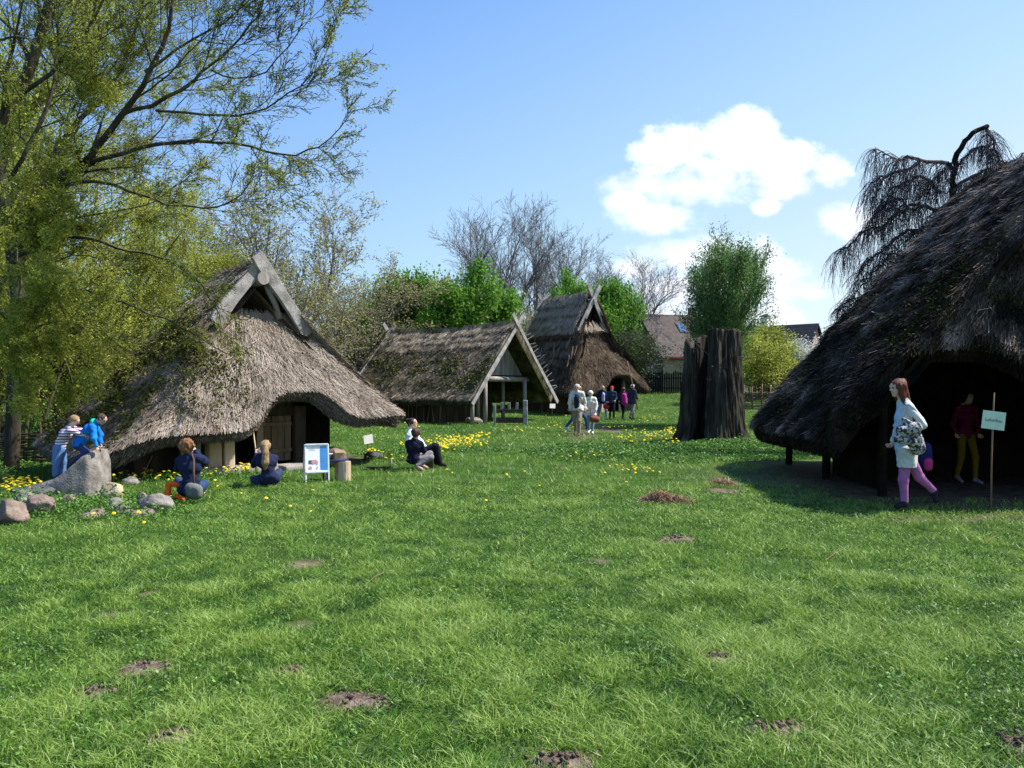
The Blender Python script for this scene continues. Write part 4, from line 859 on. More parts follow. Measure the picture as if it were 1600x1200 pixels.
hang([(1430, 330), (1400, 310), (1372, 330), (1362, 352)], .03, .010, 178, 1.0)
hang([(1400, 420), (1370, 450), (1350, 462), (1325, 470), (1312, 482)], .03, .008, 202, .6)
hang([(1400, 440), (1360, 480), (1335, 500)], .03, .008, 121, .4)
hang([(1500, 300), (1470, 330), (1450, 350), (1430, 365)], .035, .010, 216, .7)
hang([(1497, 260), (1515, 240), (1535, 228), (1552, 240)], .03, .010, 162, .5)
hang([(1495, 250), (1480, 262), (1462, 280), (1450, 300)], .03, .010, 162, .8)
split_tree(wt, segs, [(0, 0, 0, 0)], .052, M_black, mat('dark violet twigs', [(0, (.05, .04, .045)), (1, (.11, .09, .10))], rough=.9), None)
# ------------------------------------------------------------------ rocks, stump, fences, houses
def noise3(v, f, seed, o=3): return fbm(v[:, 0] * f + seed, v[:, 1] * f + seed * 1.7, v[:, 2] * f, o=o) - .5
def rock(name, label, loc, size, seed, m, rot=(0, 0, 0), group='boulders of the stone heap', amp=.35, power=1.0, parent=None, sub=4, shape=None):
    bm = bmesh.new(); bmesh.ops.create_icosphere(bm, subdivisions=sub, radius=1); v = np.array([q.co[:] for q in bm.verts]); f = [[q.index for q in fc.verts] for fc in bm.faces]; bm.free()
    # flatten with a few random planes -> faceted boulder
    rr = random.Random(seed)
    for _ in range(13):
        n = np.array([rr.gauss(0, 1), rr.gauss(0, 1), rr.gauss(0, 1)]); n /= np.linalg.norm(n); d = v @ n; lim = rr.uniform(.62, .9); v = v - np.maximum(d - lim, 0)[:, None] * n * .85
    v = v * (1 + amp * noise3(v, 1.3, seed)[:, None] + .16 * noise3(v, 3.5, seed)[:, None] + .07 * noise3(v, 9, seed)[:, None])
    if shape is not None: v = shape(v)
    v = v * np.array(size); M = Matrix.Rotation(rot[2], 3, 'Z') @ Matrix.Rotation(rot[1], 3, 'Y') @ Matrix.Rotation(rot[0], 3, 'X'); v = v @ np.array(M).T
    o = mk(name, v, np.array(f), m, parent, smooth=True, loc=loc)
    return tag(o, label, 'rock', group)
M_rock = mat('grey granite', [(0, (.09, .08, .07)), (.5, (.20, .18, .16)), (1, (.34, .31, .28))], scale=7, rough=.9, bump=.5, bscale=40, spec=.2, detail=9)
M_rockr = mat('reddish granite', [(0, (.09, .065, .05)), (.5, (.19, .14, .115)), (1, (.32, .25, .20))], scale=7, rough=.9, bump=.5, bscale=40, spec=.2, detail=9)
M_rocky = mat('yellowish lichen stone', [(0, (.25, .19, .11)), (.5, (.44, .34, .19)), (1, (.55, .46, .32))], scale=5, rough=.9, bump=.4, bscale=40, spec=.2)
M_rockd = mat('dark slab stone', [(0, (.03, .03, .035)), (1, (.10, .10, .11))], scale=6, rough=.85, bump=.4, spec=.2)
def RK(px, py, Y): p = P(px, py, Y); return (p.x, p.y, p.z)
# the big slab: a leaning wedge traced as a real solid
def slab():
    Y0 = 11.9
    out = [(62, 764), (78, 751), (100, 744), (118, 732), (134, 717), (147, 704), (155, 702), (161, 720), (165, 750), (164, 790), (130, 796), (85, 796), (66, 782)]
    c = P(112, 752, Y0); n = len(out); V = []
    for s, dy, sc in ((0, -.30, .84), (1, -.20, .97), (2, .0, 1.0), (3, .22, .97), (4, .34, .8)):
        for (px, py) in out:
            p = P(px, py, Y0); q = c + (p - c) * sc; V.append((q.x, Y0 + dy + .15 * (q.z - .3), q.z))
    F = [(s * n + k, s * n + (k + 1) % n, (s + 1) * n + (k + 1) % n, (s + 1) * n + k) for s in range(4) for k in range(n)]
    F += [tuple(range(n)), tuple(4 * n + k for k in range(n))[::-1]]
    bm = bmesh.new(); vs = [bm.verts.new(v) for v in V]
    for f in F: bm.faces.new([vs[i] for i in f])
    bmesh.ops.recalc_face_normals(bm, faces=bm.faces[:]); bmesh.ops.triangulate(bm, faces=bm.faces[:])
    bmesh.ops.subdivide_edges(bm, edges=bm.edges[:], cuts=3, use_grid_fill=True, smooth=.0)
    v = np.array([q.co[:] for q in bm.verts]); f = [[q.index for q in fc.verts] for fc in bm.faces]; bm.free()
    v = v + noise3(v, 3, 4)[:, None] * np.array([.05, .09, .05]) + noise3(v, 12, 4)[:, None] * .02
    f3 = np.array([q for q in f if len(q) == 3]); f4 = np.array([q for q in f if len(q) == 4])
    o = mk('boulder', v, [a for a in (f3, f4) if len(a)], M_rock, smooth=True)
    return tag(o, 'big pale grey slab of rock leaning up to a point that two children climb', 'rock', 'boulders of the stone heap')
slab()
for i, (px, py, Y_, a, b, m, lab) in enumerate([
 (50, 770, 11.5, 29, 14, M_rockd, 'dark flat stone wedged against the left foot of the big slab'),
 (62, 793, 9.9, 23, 19, M_rockr, 'round reddish boulder in front of the dark flat stone'),
 (18, 803, 9.4, 26, 21, M_rockr, 'large reddish boulder at the left edge of the photo'),
 (38, 784, 10.7, 20, 15, M_rock, 'small grey boulder between the two reddish ones'),
 (176, 771, 11.1, 20, 17, M_rocky, 'yellow lichen covered boulder right of the big slab'),
 (180, 792, 10.4, 13, 13, M_rock, 'small grey boulder under the yellow one'),
 (110, 788, 10.6, 15, 14, M_rockr, 'brownish boulder half sunk in weeds below the big slab'),
 (138, 808, 9.8, 25, 10, M_rockr, 'low flat brown stone at the front of the heap'),
 (196, 799, 10.0, 12, 11, M_rock, 'small stone with dandelions on it in the middle of the heap'),
 (222, 780, 11.0, 8, 11, M_rock, 'little upright grey stone left of the last boulder'),
 (245, 789, 10.3, 24, 17, M_rock, 'rough grey boulder at the right end of the heap'),
 (222, 802, 9.9, 18, 8, M_rockr, 'flat brown stone before the right end of the heap'),
 (205, 752, 13.0, 15, 6, M_rock, 'pale flat stone behind the yellow boulder')]):
    k_ = Y_ / FPX; rock('boulder', lab, RK(px, py, Y_), (a * k_ * 1.12, a * k_ * .9, b * k_ * 1.15), 40 + i, m, rot=(random.uniform(-.15, .15), random.uniform(-.2, .2), random.uniform(-.5, .5)))
g = G(540, 722); rock('boulder', 'pinkish boulder behind the small table by the left house', (g.x, 16.2, .22), (.30, .3, .22), 71, M_rockr, group='single stones by the houses')
g = G(741, 662); rock('boulder', 'squat pale boulder beside the corner post of the hall', (g.x, g.y, g.z + .12), (.42, .3, .2), 72, M_rock, group='single stones by the houses')
g = G(593, 716); rock('boulder', 'dark stone lying behind the white sign on its stick', (g.x - .1, g.y, g.z + .05), (.25, .2, .10), 73, M_rockd, group='single stones by the houses')
g = G(946, 614.2 + 3); rock('boulder', 'small pale stone in the far grass right of the tall house', (12.2, 54, gz(12.2, 54) + .1), (.4, .3, .14), 74, M_rock, group='single stones by the houses')
# ---------------- hollow stump
st = thing('tree_stump', 'massive dark hollow stump of a dead tree standing in the meadow', 'stump', (5.85, 23.2, gz(5.85, 23.2)))
def shell(cx, cy, r0, r1, a0, a1, ztop, thick, seed, name, m, n=260, nz_=70, flare=.26, lean=(0, 0)):
    th = np.linspace(a0, a1, n); zz = np.linspace(0, 1, nz_); T_, Z_ = np.meshgrid(th, zz, indexing='ij')
    zt = ztop(T_); z = -.15 + (zt + .15) * Z_
    r = r1 + (r0 - r1) * (1 - np.clip(z / 3.3, 0, 1)) ** 1.4 + flare * np.exp(-np.maximum(z, 0) / .32) * (.35 + .65 * np.abs(np.sin(T_ * 2.5 + seed)) ** 1.5)
    flute = (.10 * np.abs(np.sin(T_ * 4 + seed + .25 * np.sin(z * 1.3))) + .05 * np.sin(T_ * 9 + z * .6 + seed)) * (1 - .5 * z / 3.2)
    nn_ = fbm(np.cos(T_) * 3.2 + seed, np.sin(T_) * 3.2, z * .8, o=3) - .5; n2 = (fbm(np.cos(T_) * 11, np.sin(T_) * 11 + seed, z * 1.2, o=3) - .5) * 1.7
    ro = r * (1 + .35 * nn_) + flute * .8 - .05 + .12 * n2; ri = r - thick + .1 * nn_
    def pos(rr): return np.stack([cx + rr * np.cos(T_) + lean[0] * z, cy + rr * np.sin(T_) + lean[1] * z, z], -1)
    O = pos(ro); I = pos(np.maximum(ri, .05))
    A = np.concatenate([O, I[:, ::-1]], 1); nw = A.shape[1]; idx = np.arange(n * nw).reshape(n, nw)
    F = np.stack([idx[:-1, :-1], idx[1:, :-1], idx[1:, 1:], idx[:-1, 1:]], -1).reshape(-1, 4); Fs = [F]
    for row in (idx[0], idx[-1]):
        o_ = row[:nz_]; i_ = row[nz_:][::-1]; Fs.append(np.stack([o_[:-1], o_[1:], i_[1:], i_[:-1]], -1))
    t = .45 + 1.2 * (fbm(A[..., 0] * 9, A[..., 1] * 9, A[..., 2] * 1.2, o=3) - .5)
    return mk(name, A.reshape(-1, 3), [f.astype(np.int32) for f in Fs], m, st, tint=t.ravel(), smooth=True)
M_stump = mat('dark weathered stump', [(0, (.010, .009, .007)), (.4, (.030, .026, .020)), (.7, (.085, .075, .058)), (1, (.20, .18, .14))], scale=5, rough=.95, bump=.7, bscale=22, stretch=(1, 1, .18), tintw=.55, spec=.08)  # near-black weathered wood with paler streaks
pi = math.pi
shell(.12, 0, .76, .64, -pi * .72, pi * 1.0, lambda T: 3.22 + .10 * (fbm(T * 9, T * 0 + 2, o=3) - .5) - .25 * sstep(2.2, 3.1, T) - .12 * sstep(-.6, .4, T), .16, 3.1, 'shell', M_stump, lean=(-.015, 0))
shell(-.37, -.05, .66, .55, pi * .88, pi * 1.30, lambda T: 2.92 + .25 * (fbm(T * 9, T * 0, o=3) - .5) - .3 * sstep(3.4, 4.0, T), .14, 1.3, 'shell_slab', M_stump, n=40, flare=.25, lean=(.01, 0))
for i in range(16):
    a = random.uniform(-2.4, -.4); z = random.uniform(1.7, 2.6); r = .6; p = Vector((.12 + r * math.cos(a), r * math.sin(a), z)); d = Vector((math.cos(a) + random.uniform(-.8, .8), math.sin(a) * .8, random.uniform(-.2, .7))); L_ = random.uniform(.2, .55)
    MB().tube([p, p + d * L_ * .5, p + d * L_ + Vector((0, 0, random.uniform(-.1, .1)))], [.012, .009, .005], 5).build('broken_twig', M_brownw, st)
# ---------------- fences
def wattle(name, label, pts, h, m, parent_group=None, stake=.45, rows=14, r=.014, zf=gz):
    pts = [Vector((*p, 0)) for p in pts]; o = thing(name, label, 'fence', (pts[0].x, pts[0].y, zf(pts[0].x, pts[0].y)), group=parent_group); b = Vector(o.location)
    L_ = [0]
    for i in range(len(pts) - 1): L_.append(L_[-1] + (pts[i + 1] - pts[i]).length)
    def at(s):
        for i in range(len(pts) - 1):
            if s <= L_[i + 1] + 1e-6: q = (s - L_[i]) / (L_[i + 1] - L_[i]); return pts[i].lerp(pts[i + 1], q)
        return pts[-1]
    n = int(L_[-1] / stake); mb = MB()
    for k in range(rows):
        line = []; z0 = .06 + h * .9 * k / rows
        for j in range(n * 2 + 1):
            s = L_[-1] * j / (n * 2); p = at(s); off = .035 * (1 if (j // 2 + k) % 2 else -1) * (j % 2 == 0)
            line.append(Vector((p.x, p.y + off, zf(p.x, p.y) + z0 + random.uniform(-.03, .03))) - b)
        mb.tube(line, [r * random.uniform(.7, 1.4)] * len(line), 5, tint=random.random())
    mb.build('woven_rods', m, o, smooth=True)
    for j in range(n + 1):
        p = at(L_[-1] * j / n); z = zf(p.x, p.y); hh = h * random.uniform(.95, 1.45)
        MB().tube([Vector((p.x, p.y, z - .1)) - b, Vector((p.x + random.uniform(-.06, .06), p.y, z + hh)) - b], [r * 2.1, r * 1.5], 6, tint=random.random()).build('stake', m, o, smooth=True)
    return o
wattle('wattle_fence', 'low dark wattle fence on the left edge behind the climbing children', [(-14.5, 15.8), (-11.5, 15.9), (-9.3, 16.3), (-8.45, 17.0)], .72, M_dark, 'wattle fences', rows=15)
wattle('wattle_fence', 'far wattle fence with bright upright stakes right of the old stump', [(13.6, 47), (16.5, 46.5), (19.8, 47), (24, 48)], 1.15, M_brownw, 'wattle fences', stake=.5, rows=10, r=.025)
pf = thing('picket_fence', 'dark wooden picket fence in front of the tiled house', 'fence', (9.0, 60, gz(9, 60)))
for i in range(42):
    x = 9.0 + i * .135; hgt = 1.55 + random.uniform(-.15, .15); mb = MB(); z = gz(x, 60) - gz(9, 60)
    mb.add([(x - 9 - .05, -.015, z - .1), (x - 9 + .05, -.015, z - .1), (x - 9 + .05, -.015, z + hgt), (x - 9, -.015, z + hgt + .12), (x - 9 - .05, -.015, z + hgt), (x - 9 - .05, .015, z - .1), (x - 9 + .05, .015, z - .1), (x - 9 + .05, .015, z + hgt), (x - 9, .015, z + hgt + .12), (x - 9 - .05, .015, z + hgt)],
           [(0, 1, 2, 3, 4), (9, 8, 7, 6, 5), (0, 5, 6, 1), (1, 6, 7, 2), (2, 7, 8, 3), (3, 8, 9, 4), (4, 9, 5, 0)], random.random())
    mb.build('picket', M_black, pf)
for zr_ in (.45, 1.2): MB().box((2.8, .04, zr_), (5.7, .04, .08)).build('rail', M_black, pf)
bf = thing('garden_swing', 'blue metal posts with a crossbar standing beyond the picket fence', 'swing', (10.4, 62, gz(10.4, 62)))
M_blue = plain('blue paint', (.03, .10, .42), .5)
for x in (0, .42): MB().tube([(x, 0, 0), (x, 0, 2.25)], .07, 8).build('upright', M_blue, bf, smooth=True)
MB().tube([(0, 0, 2.2), (1.25, 0, 2.22)], .03, 8).build('crossbar', M_barkv, bf, smooth=True)
# ---------------- houses
M_tile = mat('brown roof tiles', [(0, (.04, .032, .03)), (.5, (.075, .06, .055)), (1, (.12, .095, .09))], scale=3, rough=.85, bump=.3, wave=(3.2, (.08, .06, .05), 2, .22))
M_tiled = mat('dark roof tiles', [(0, (.015, .016, .022)), (1, (.045, .045, .055))], scale=3, rough=.8, bump=.3, wave=(3.2, (.01, .01, .014), 2, .2))
M_cream = mat('cream plaster', [(0, (.22, .18, .12)), (1, (.34, .29, .21))], scale=1.2, rough=.9)
M_brick = mat('old brick', [(0, (.20, .10, .07)), (.5, (.36, .20, .14)), (1, (.50, .36, .28))], scale=3, rough=.9, bump=.3, wave=(6, (.42, .36, .30), 2, .14))
M_shade = mat('dark plaster', [(0, (.06, .055, .05)), (1, (.14, .13, .12))], scale=1.5, rough=.95)
M_glass = plain('window glass', (.06, .10, .16), .08, .8); M_white = plain('white paint', (.78, .78, .76), .55); M_red = plain('dark red paint', (.30, .03, .03), .6)
def house(label, loc, rz, Lh, W2, ze_, zr_, mw, mr_, mg=None, group='houses beyond the fence'):
    o = thing('house', label, 'house', loc, rz, group)   # local +x along the ridge, gable at x=0
    mb = MB(); V = [(0, -W2, -.5), (0, W2, -.5), (0, W2, ze_), (0, 0, zr_), (0, -W2, ze_), (Lh, -W2, -.5), (Lh, W2, -.5), (Lh, W2, ze_), (Lh, 0, zr_), (Lh, -W2, ze_)]
    mb.add(V, [(0, 5, 9, 4), (1, 2, 7, 6), (0, 1, 6, 5)]); mb.build('wall', mw, o)
    MB().add(V, [(0, 4, 3, 2, 1), (5, 6, 7, 8, 9)]).build('gable', mg or mw, o)
    sl_ = (zr_ - ze_) / W2
    for s in (-1, 1):
        e = .35; a = [(-.3, s * (W2 + e), ze_ - sl_ * e + .05), (Lh + .3, s * (W2 + e), ze_ - sl_ * e + .05), (Lh + .3, 0, zr_ + .05), (-.3, 0, zr_ + .05)]
        b = [(x, y, z + .14) for x, y, z in a]; MB().add(a + b, [(0, 1, 2, 3), (7, 6, 5, 4), (0, 4, 5, 1), (1, 5, 6, 2), (2, 6, 7, 3), (3, 7, 4, 0)]).build('roof', mr_, o)
        MB().tube([(-.3, s * (W2 + e + .06), ze_ - sl_ * e + .02), (Lh + .3, s * (W2 + e + .06), ze_ - sl_ * e + .02)], .07, 8).build('gutter', M_red, o, smooth=True)
    return o
def window(o, x, y, z, w, h, ny, pane=M_glass):
    f = MB().box((x, y, z), (w if ny else .08, .08 if ny else w, h)).build('window', M_white, o)
    for i in (-1, 1):
        MB().box((x + (i * w / 4 if ny else (.05 if x > 0 else -.05)), y + ((.05 * (1 if y > 0 else -1)) if ny else i * w / 4), z), (w / 2 - .1 if ny else .02, .02 if ny else w / 2 - .1, h - .16)).build('pane', pane, f)
hA = house('pale house with a brown tiled roof and a skylight beyond the picket fence', (12.0, 74.0, 1.1), math.atan2(.29, .957), 10, 4.2, 3.3, 7.1, M_cream, M_tile, M_shade)
sl_ = (7.1 - 3.3) / 4.2
f = MB().plank((2.9, -1.55, 3.3 + (4.2 - 1.55) * sl_ + .24), (3.7, -1.55, 3.3 + (4.2 - 1.55) * sl_ + .24), 1.35, .08, up=(0, -sl_, 1)).build('skylight', M_shade, hA)
MB().plank((2.97, -1.55, 3.3 + (4.2 - 1.55) * sl_ + .29), (3.63, -1.55, 3.3 + (4.2 - 1.55) * sl_ + .29), 1.15, .04, up=(0, -sl_, 1)).build('pane', plain('sky blue glass', (.06, .12, .24), .15, .8), f)
window(hA, 3.2, -4.2, 1.9, 1.2, 1.3, True); window(hA, 6.5, -4.2, 1.9, 1.2, 1.3, True); window(hA, 0, 0, 4.4, 1.0, 1.1, False)
MB().box((5.4, .3, 7.4), (.6, .6, 1.3), jit=.01).build('chimney', M_brick, hA, bevel=.02)
hB = house('small house with a nearly black roof, brick gable and chimney on the right', (30.4, 80, 1.1), math.atan2(.66, -.75), 7.5, 3.0, 3.1, 6.7, M_brick, M_tiled)
window(hB, 0, -.4, 4.5, .7, .8, False); window(hB, 0, 1.3, 1.5, .8, 1.0, False)
ch = MB().box((5.2, .2, 7.0), (.75, .75, 1.5)).build('chimney', M_white, hB, bevel=.02)
MB().add([(4.7, -.3, 7.85), (5.7, -.3, 7.85), (5.7, .7, 7.85), (4.7, .7, 7.85), (5.2, .2, 8.15)], [(3, 2, 1, 0), (0, 1, 4), (1, 2, 4), (2, 3, 4), (3, 0, 4)]).build('chimney_cap', M_tiled, ch)
# ---------------- signs, information board, table
M_sign = plain('white laminated paper', (.80, .80, .80), .5); M_signg = plain('pale green laminated paper', (.50, .66, .52), .45)
def text(body, name, size, parent, loc, rot, m, ext=.0008, align='CENTER', sx=1.0):
    c = bpy.data.curves.new(name, 'FONT'); c.body = body; c.size = size; c.extrude = ext; c.align_x = align; c.align_y = 'CENTER'
    o = bpy.data.objects.new(name, c); COL.objects.link(o); dg = bpy.context.evaluated_depsgraph_get(); me = bpy.data.meshes.new_from_object(o.evaluated_get(dg)); bpy.data.objects.remove(o)
    o = bpy.data.objects.new(name, me); me.materials.clear(); me.materials.append(m); link(o, parent); o.location = loc; o.rotation_euler = rot; o.scale = (sx, 1, 1); return o
M_ink = plain('black ink', (.02, .02, .02), .6); M_inkg = plain('grey green ink', (.06, .10, .08), .6)
def stick_sign(label, pbase, hc, w, h, tilt, m, words=None, stick=.010, ry=0.0, top=.0):
    o = thing('stick_sign', label, 'sign', pbase, ry, 'small paper signs on sticks')
    M_ = Matrix.Rotation(tilt, 3, 'Y')
    pl = MB().box((0, -.02, hc), (w, .004, h), M=M_).build('sign_board', m, o)
    lean = math.tan(tilt) * .6
    MB().tube([(-lean * .35, 0, -.1), (-.012 - lean * .1, .0, hc * .5), (0, 0, hc), (.02, 0, hc + h / 2 + top)], [stick, stick, stick, stick * .8], 6).build('stick', M_brownw, o, smooth=True)
    if words:
        t = text(words, 'lettering', .062, pl, (0, -.0235, hc), (R(90), tilt, 0), M_inkg)
    return o
g = G(575, 712); s1_ = stick_sign('small blank white paper sign on a thin stick right of the left house', g, .38, .23, .20, R(-8), M_sign, ry=R(36))
g = G(863, 656); stick_sign('small blank white sign in the grass between the hall and the walking visitors', g, .68, .33, .22, R(3), M_sign, ry=R(32))
g = G(1551, 800); stick_sign('pale green paper sign with faint writing on a crooked stick before the dark doorway', g, 1.19, .300, .235, R(7), M_signg, 'Lehmbau', stick=.011, top=.24)
ab = thing('information_board', 'white framed information board with a blue stripe and pictures near the house door', 'board', G(495, 752), R(24))
M_alu = plain('white aluminium frame', (.72, .74, .78), .4, .5); M_post = plain('poster white', (.86, .87, .90), .35); M_pblue = plain('poster blue', (.05, .27, .66), .35); M_pblue2 = plain('poster text blue', (.16, .40, .75), .4)
w_, z0, z1 = .38, .16, .62
for s in (-1, 1): MB().plank((s * w_ / 2, -.07, 0), (s * w_ / 2, -.07 + .13 * z1, z1), .026, .022, up=(0, 1, 0)).build('leg', M_alu, ab, bevel=.004)
for s in (-1, 1): MB().plank((s * w_ / 2, .22, 0), (s * w_ / 2, -.03 + .13 * z1, z1), .024, .02, up=(0, 1, 0)).build('leg', M_alu, ab, bevel=.004)
sl2 = .13
def bp(x, z, d=0): return (x, -.07 + sl2 * z - d, z)
for z in (z0, z1): MB().plank(bp(-w_ / 2, z, .012), bp(w_ / 2, z, .012), .028, .022, up=(0, 1, 0)).build('frame_bar', M_alu, ab, bevel=.006)
fb = MB().add([bp(-w_ / 2, z0), bp(w_ / 2, z0), bp(w_ / 2, z1), bp(-w_ / 2, z1), bp(-w_ / 2, z0, -.012), bp(w_ / 2, z0, -.012), bp(w_ / 2, z1, -.012), bp(-w_ / 2, z1, -.012)], [(0, 1, 2, 3), (7, 6, 5, 4), (0, 4, 5, 1), (1, 5, 6, 2), (2, 6, 7, 3), (3, 7, 4, 0)]).build('poster', M_post, ab)
def patch(name, x0, x1, za, zb, m, d=.003, poly=None):
    pts = poly or [(x0, za), (x1, za), (x1, zb), (x0, zb)]
    return MB().add([bp(x, z, d) for x, z in pts], [tuple(range(len(pts)))]).build(name, m, fb)
patch('blue_stripe', .055, .165, z0 + .03, z1 - .03, M_pblue)
M_pk = plain('picture pink', (.62, .30, .34), .4); M_pd = plain('picture dark', (.08, .08, .14), .4); M_pg = plain('picture grey green', (.30, .40, .33), .4)
patch('picture', -.14, -.07, .30, .36, M_pd, .004); patch('picture', 0, 0, 0, 0, M_pk, .005, [(-.08, .36), (-.02, .37), (.02, .33), (.01, .28), (-.03, .31), (-.07, .29), (-.10, .32)])
patch('picture', 0, 0, 0, 0, M_pk, .005, [(-.14, .21), (-.10, .20), (-.08, .235), (-.11, .27), (-.14, .25)]); patch('picture', 0, 0, 0, 0, M_pg, .004, [(-.03, .205), (.0, .21), (.02, .25), (.0, .25)])
for i in range(2): patch('text_line', -.13, -.04 + .02 * i, z1 - .075 - i * .022, z1 - .068 - i * .022, plain('pale text', (.45, .47, .50), .5), .004)
for i in range(12): patch('text_line', .066, .066 + random.uniform(.05, .085), z1 - .06 - i * .028, z1 - .055 - i * .028, M_pblue2, .005)
# low table, log stool and cardboard box
tb_ = thing('low_table', 'small low table with a dark blue top beside the information board', 'table', G(524, 750))
MB().box((0, 0, .34), (.40, .34, .03)).build('table_top', plain('dark blue table top', (.03, .035, .12), .4), tb_, bevel=.006)
for x in (-.16, .16):
    for y in (-.13, .13): MB().tube([(x * 1.1, y * 1.1, 0), (x, y, .33)], .015, 6).build('leg', M_dark, tb_, smooth=True)
lg = thing('log_stool', 'upright split log with an arched cut used as a stool by the low table', 'stool', G(538, 751))
lb = MB().tube([(0, 0, -.03), (.005, 0, .15), (0, 0, .33)], [.115, .108, .11], 14, wob=.03, tint=.7).build('log', M_pale, lg)
MB().tube([(-.13, .1, -.03), (-.13, .1, .30)], [.06, .055], 9, wob=.05, tint=.5).build('side_log', M_pale, lg)
bx = thing('cardboard_box', 'open brown cardboard box standing on the low blue table', 'box', Vector(tb_.location) + Vector((.06, .04, .356)), .3)
M_card = plain('cardboard', (.42, .27, .15), .8)
for (c, d) in (((0, -.07, .07), (.16, .006, .14)), ((0, .07, .07), (.16, .006, .14)), ((-.08, 0, .07), (.006, .14, .14)), ((.08, 0, .07), (.006, .14, .14)), ((0, 0, .004), (.16, .14, .006))): MB().box(c, d).build('side', M_card, bx)
MB().plank((-.08, -.07, .14), (-.08 + .16, -.07, .14), .06, .005, up=(0, -.5, .3)).build('flap', M_card, bx); MB().plank((.08, -.07, .14), (.08, .07, .14), .07, .005, up=(.3, 0, .8)).build('flap', M_card, bx)
cn = thing('metal_pot', 'dark pot with a pale rim standing beside the cardboard box', 'pot', Vector(tb_.location) + Vector((-.10, .02, .356)))
MB().tube([(0, 0, 0), (0, 0, .02), (0, 0, .09)], [.045, .06, .055], 14).build('pot_body', M_shade, cn, smooth=True); MB().tube([(0, 0, .088), (0, 0, .10)], .06, 14).build('rim', M_alu, cn, smooth=True)
pl_ = MB().box((0, 0, .03), (.48, .12, .035), rz=.1, jit=.01).build('wooden_plank', M_dark, loc=G(592, 733)); tag(pl_, 'dark board lying flat in the grass left of the crouching pair', 'plank')
pg = MB().tube([(0, 0, -.05), (.01, 0, .17)], .014, 7).build('wooden_peg', M_pale, loc=G(611, 729), smooth=True); tag(pg, 'short pale peg stuck in the ground next to the flat board', 'peg')
# swing gate in front of the hall
gt = thing('low_bench', 'rough bench of dark planks on pale posts under the open hall gable', 'bench', G(800, 664))
for x, h_ in ((-.72, .85), (.55, 1.05)): MB().box((x, 0, h_ / 2 - .03), (.17 if x > 0 else .1, .08, h_), jit=.01, tint=.9).build('post', M_greyb if x > 0 else M_grey, gt, bevel=.01)
MB().box((-.1, .05, .20), (1.15, .05, .22), jit=.01).build('plank', M_dark, gt, bevel=.01); MB().box((-.1, .05, .62), (1.15, .05, .07), jit=.01).build('plank', M_dark, gt, bevel=.01)
for i, x in enumerate((-.42, -.12, .2)): MB().box((x, .10, .78), (.11, .06, .30), jit=.01, tint=.8).build('slat', M_grey, gt, bevel=.01)
# ---------------- molehills, hay, dandelions
M_soil = mat('molehill soil', [(0, (.075, .052, .04)), (.5, (.16, .115, .09)), (1, (.28, .22, .18))], scale=9, rough=.97, bump=1.0, bscale=60, spec=.05)
names = ['molehill on the far left below the other two', 'largest molehill left of the middle of the foreground', 'molehill near the bottom left corner', 'small flat molehill left of the reddish one', 'molehill in the middle right of the foreground', 'pale worn molehill low on the right', 'molehill cut by the bottom edge']
mh = [(222, 1046, 40, 13, 'round brown molehill on the left, uppermost of the left three'), (548, 1096, 50, 15, 'largest dark molehill, left of the middle of the foreground'), (272, 1152, 40, 14, 'dark molehill near the bottom left corner'), (148, 1084, 32, 9, 'flat brown molehill at the far left'),
      (1118, 1030, 30, 8, 'dark molehill in the right half of the foreground'), (1215, 1140, 40, 8, 'pale worn molehill low on the right'), (885, 1190, 46, 14, 'molehill cut by the bottom edge of the photo'), (455, 1052, 22, 5, 'small grey molehill between the left group and the largest one'), (1055, 843, 22, 5, 'small molehill below the heap of dry grass'), (1597, 1166, 30, 15, 'molehill cut by the right edge of the photo')]
for i, (px, py, a, b, lab) in enumerate(mh):
    g = G(px, py); rx = a / FPX * g.y * 1.5; ry = b * g.y * g.y / 2000 * 1.45; n = 34
    u2 = np.linspace(-1.15, 1.15, n); Xm, Ym = np.meshgrid(u2, u2); nz3 = fbm(Xm * 3 + i * 7, Ym * 3, o=3) - .5
    rr_ = np.sqrt(Xm ** 2 + Ym ** 2) * (1 + .5 * nz3); hz = (np.clip(1 - rr_, 0, 1) ** .6 * .034 - .03 * (rr_ > 1)) * (1 + .6 * nz3) + .022 * (fbm(Xm * 9, Ym * 9 + i, o=2) - .5) * (rr_ < 1)
    xx, yy2 = g.x + Xm * rx, g.y + Ym * ry; zz = H(xx, yy2) + hz - .012
    idx = np.arange(n * n).reshape(n, n); F = np.stack([idx[:-1, :-1], idx[:-1, 1:], idx[1:, 1:], idx[1:, :-1]], -1).reshape(-1, 4)
    mc = MB(); rcl = random.Random(i)
    for _ in range(34):
        t_ = rcl.uniform(0, 6.283); r_ = rcl.uniform(0, 1.35); cx_, cy_ = r_ * math.cos(t_) * rx, r_ * math.sin(t_) * ry; sz_ = rcl.uniform(.006, .022)
        mc.box((cx_, cy_, gz(g.x + cx_, g.y + cy_) - g.z + max(0, 1 - r_) ** .6 * .03 + sz_ * .05), (sz_, sz_ * 1.3, sz_ * .8), M=Matrix.Rotation(rcl.uniform(0, 3), 3, 'Z') @ Matrix.Rotation(rcl.uniform(0, 3), 3, 'X'), jit=sz_ * .25)
    Vm = np.stack([xx - g.x, yy2 - g.y, zz - g.z], -1).reshape(-1, 3); o = mk('molehill', np.concatenate([Vm] + mc.v), np.concatenate([F, np.array(mc.f4) + len(Vm)]), M_soil, smooth=True, loc=g); tag(o, lab, 'molehill', 'molehills in the meadow')
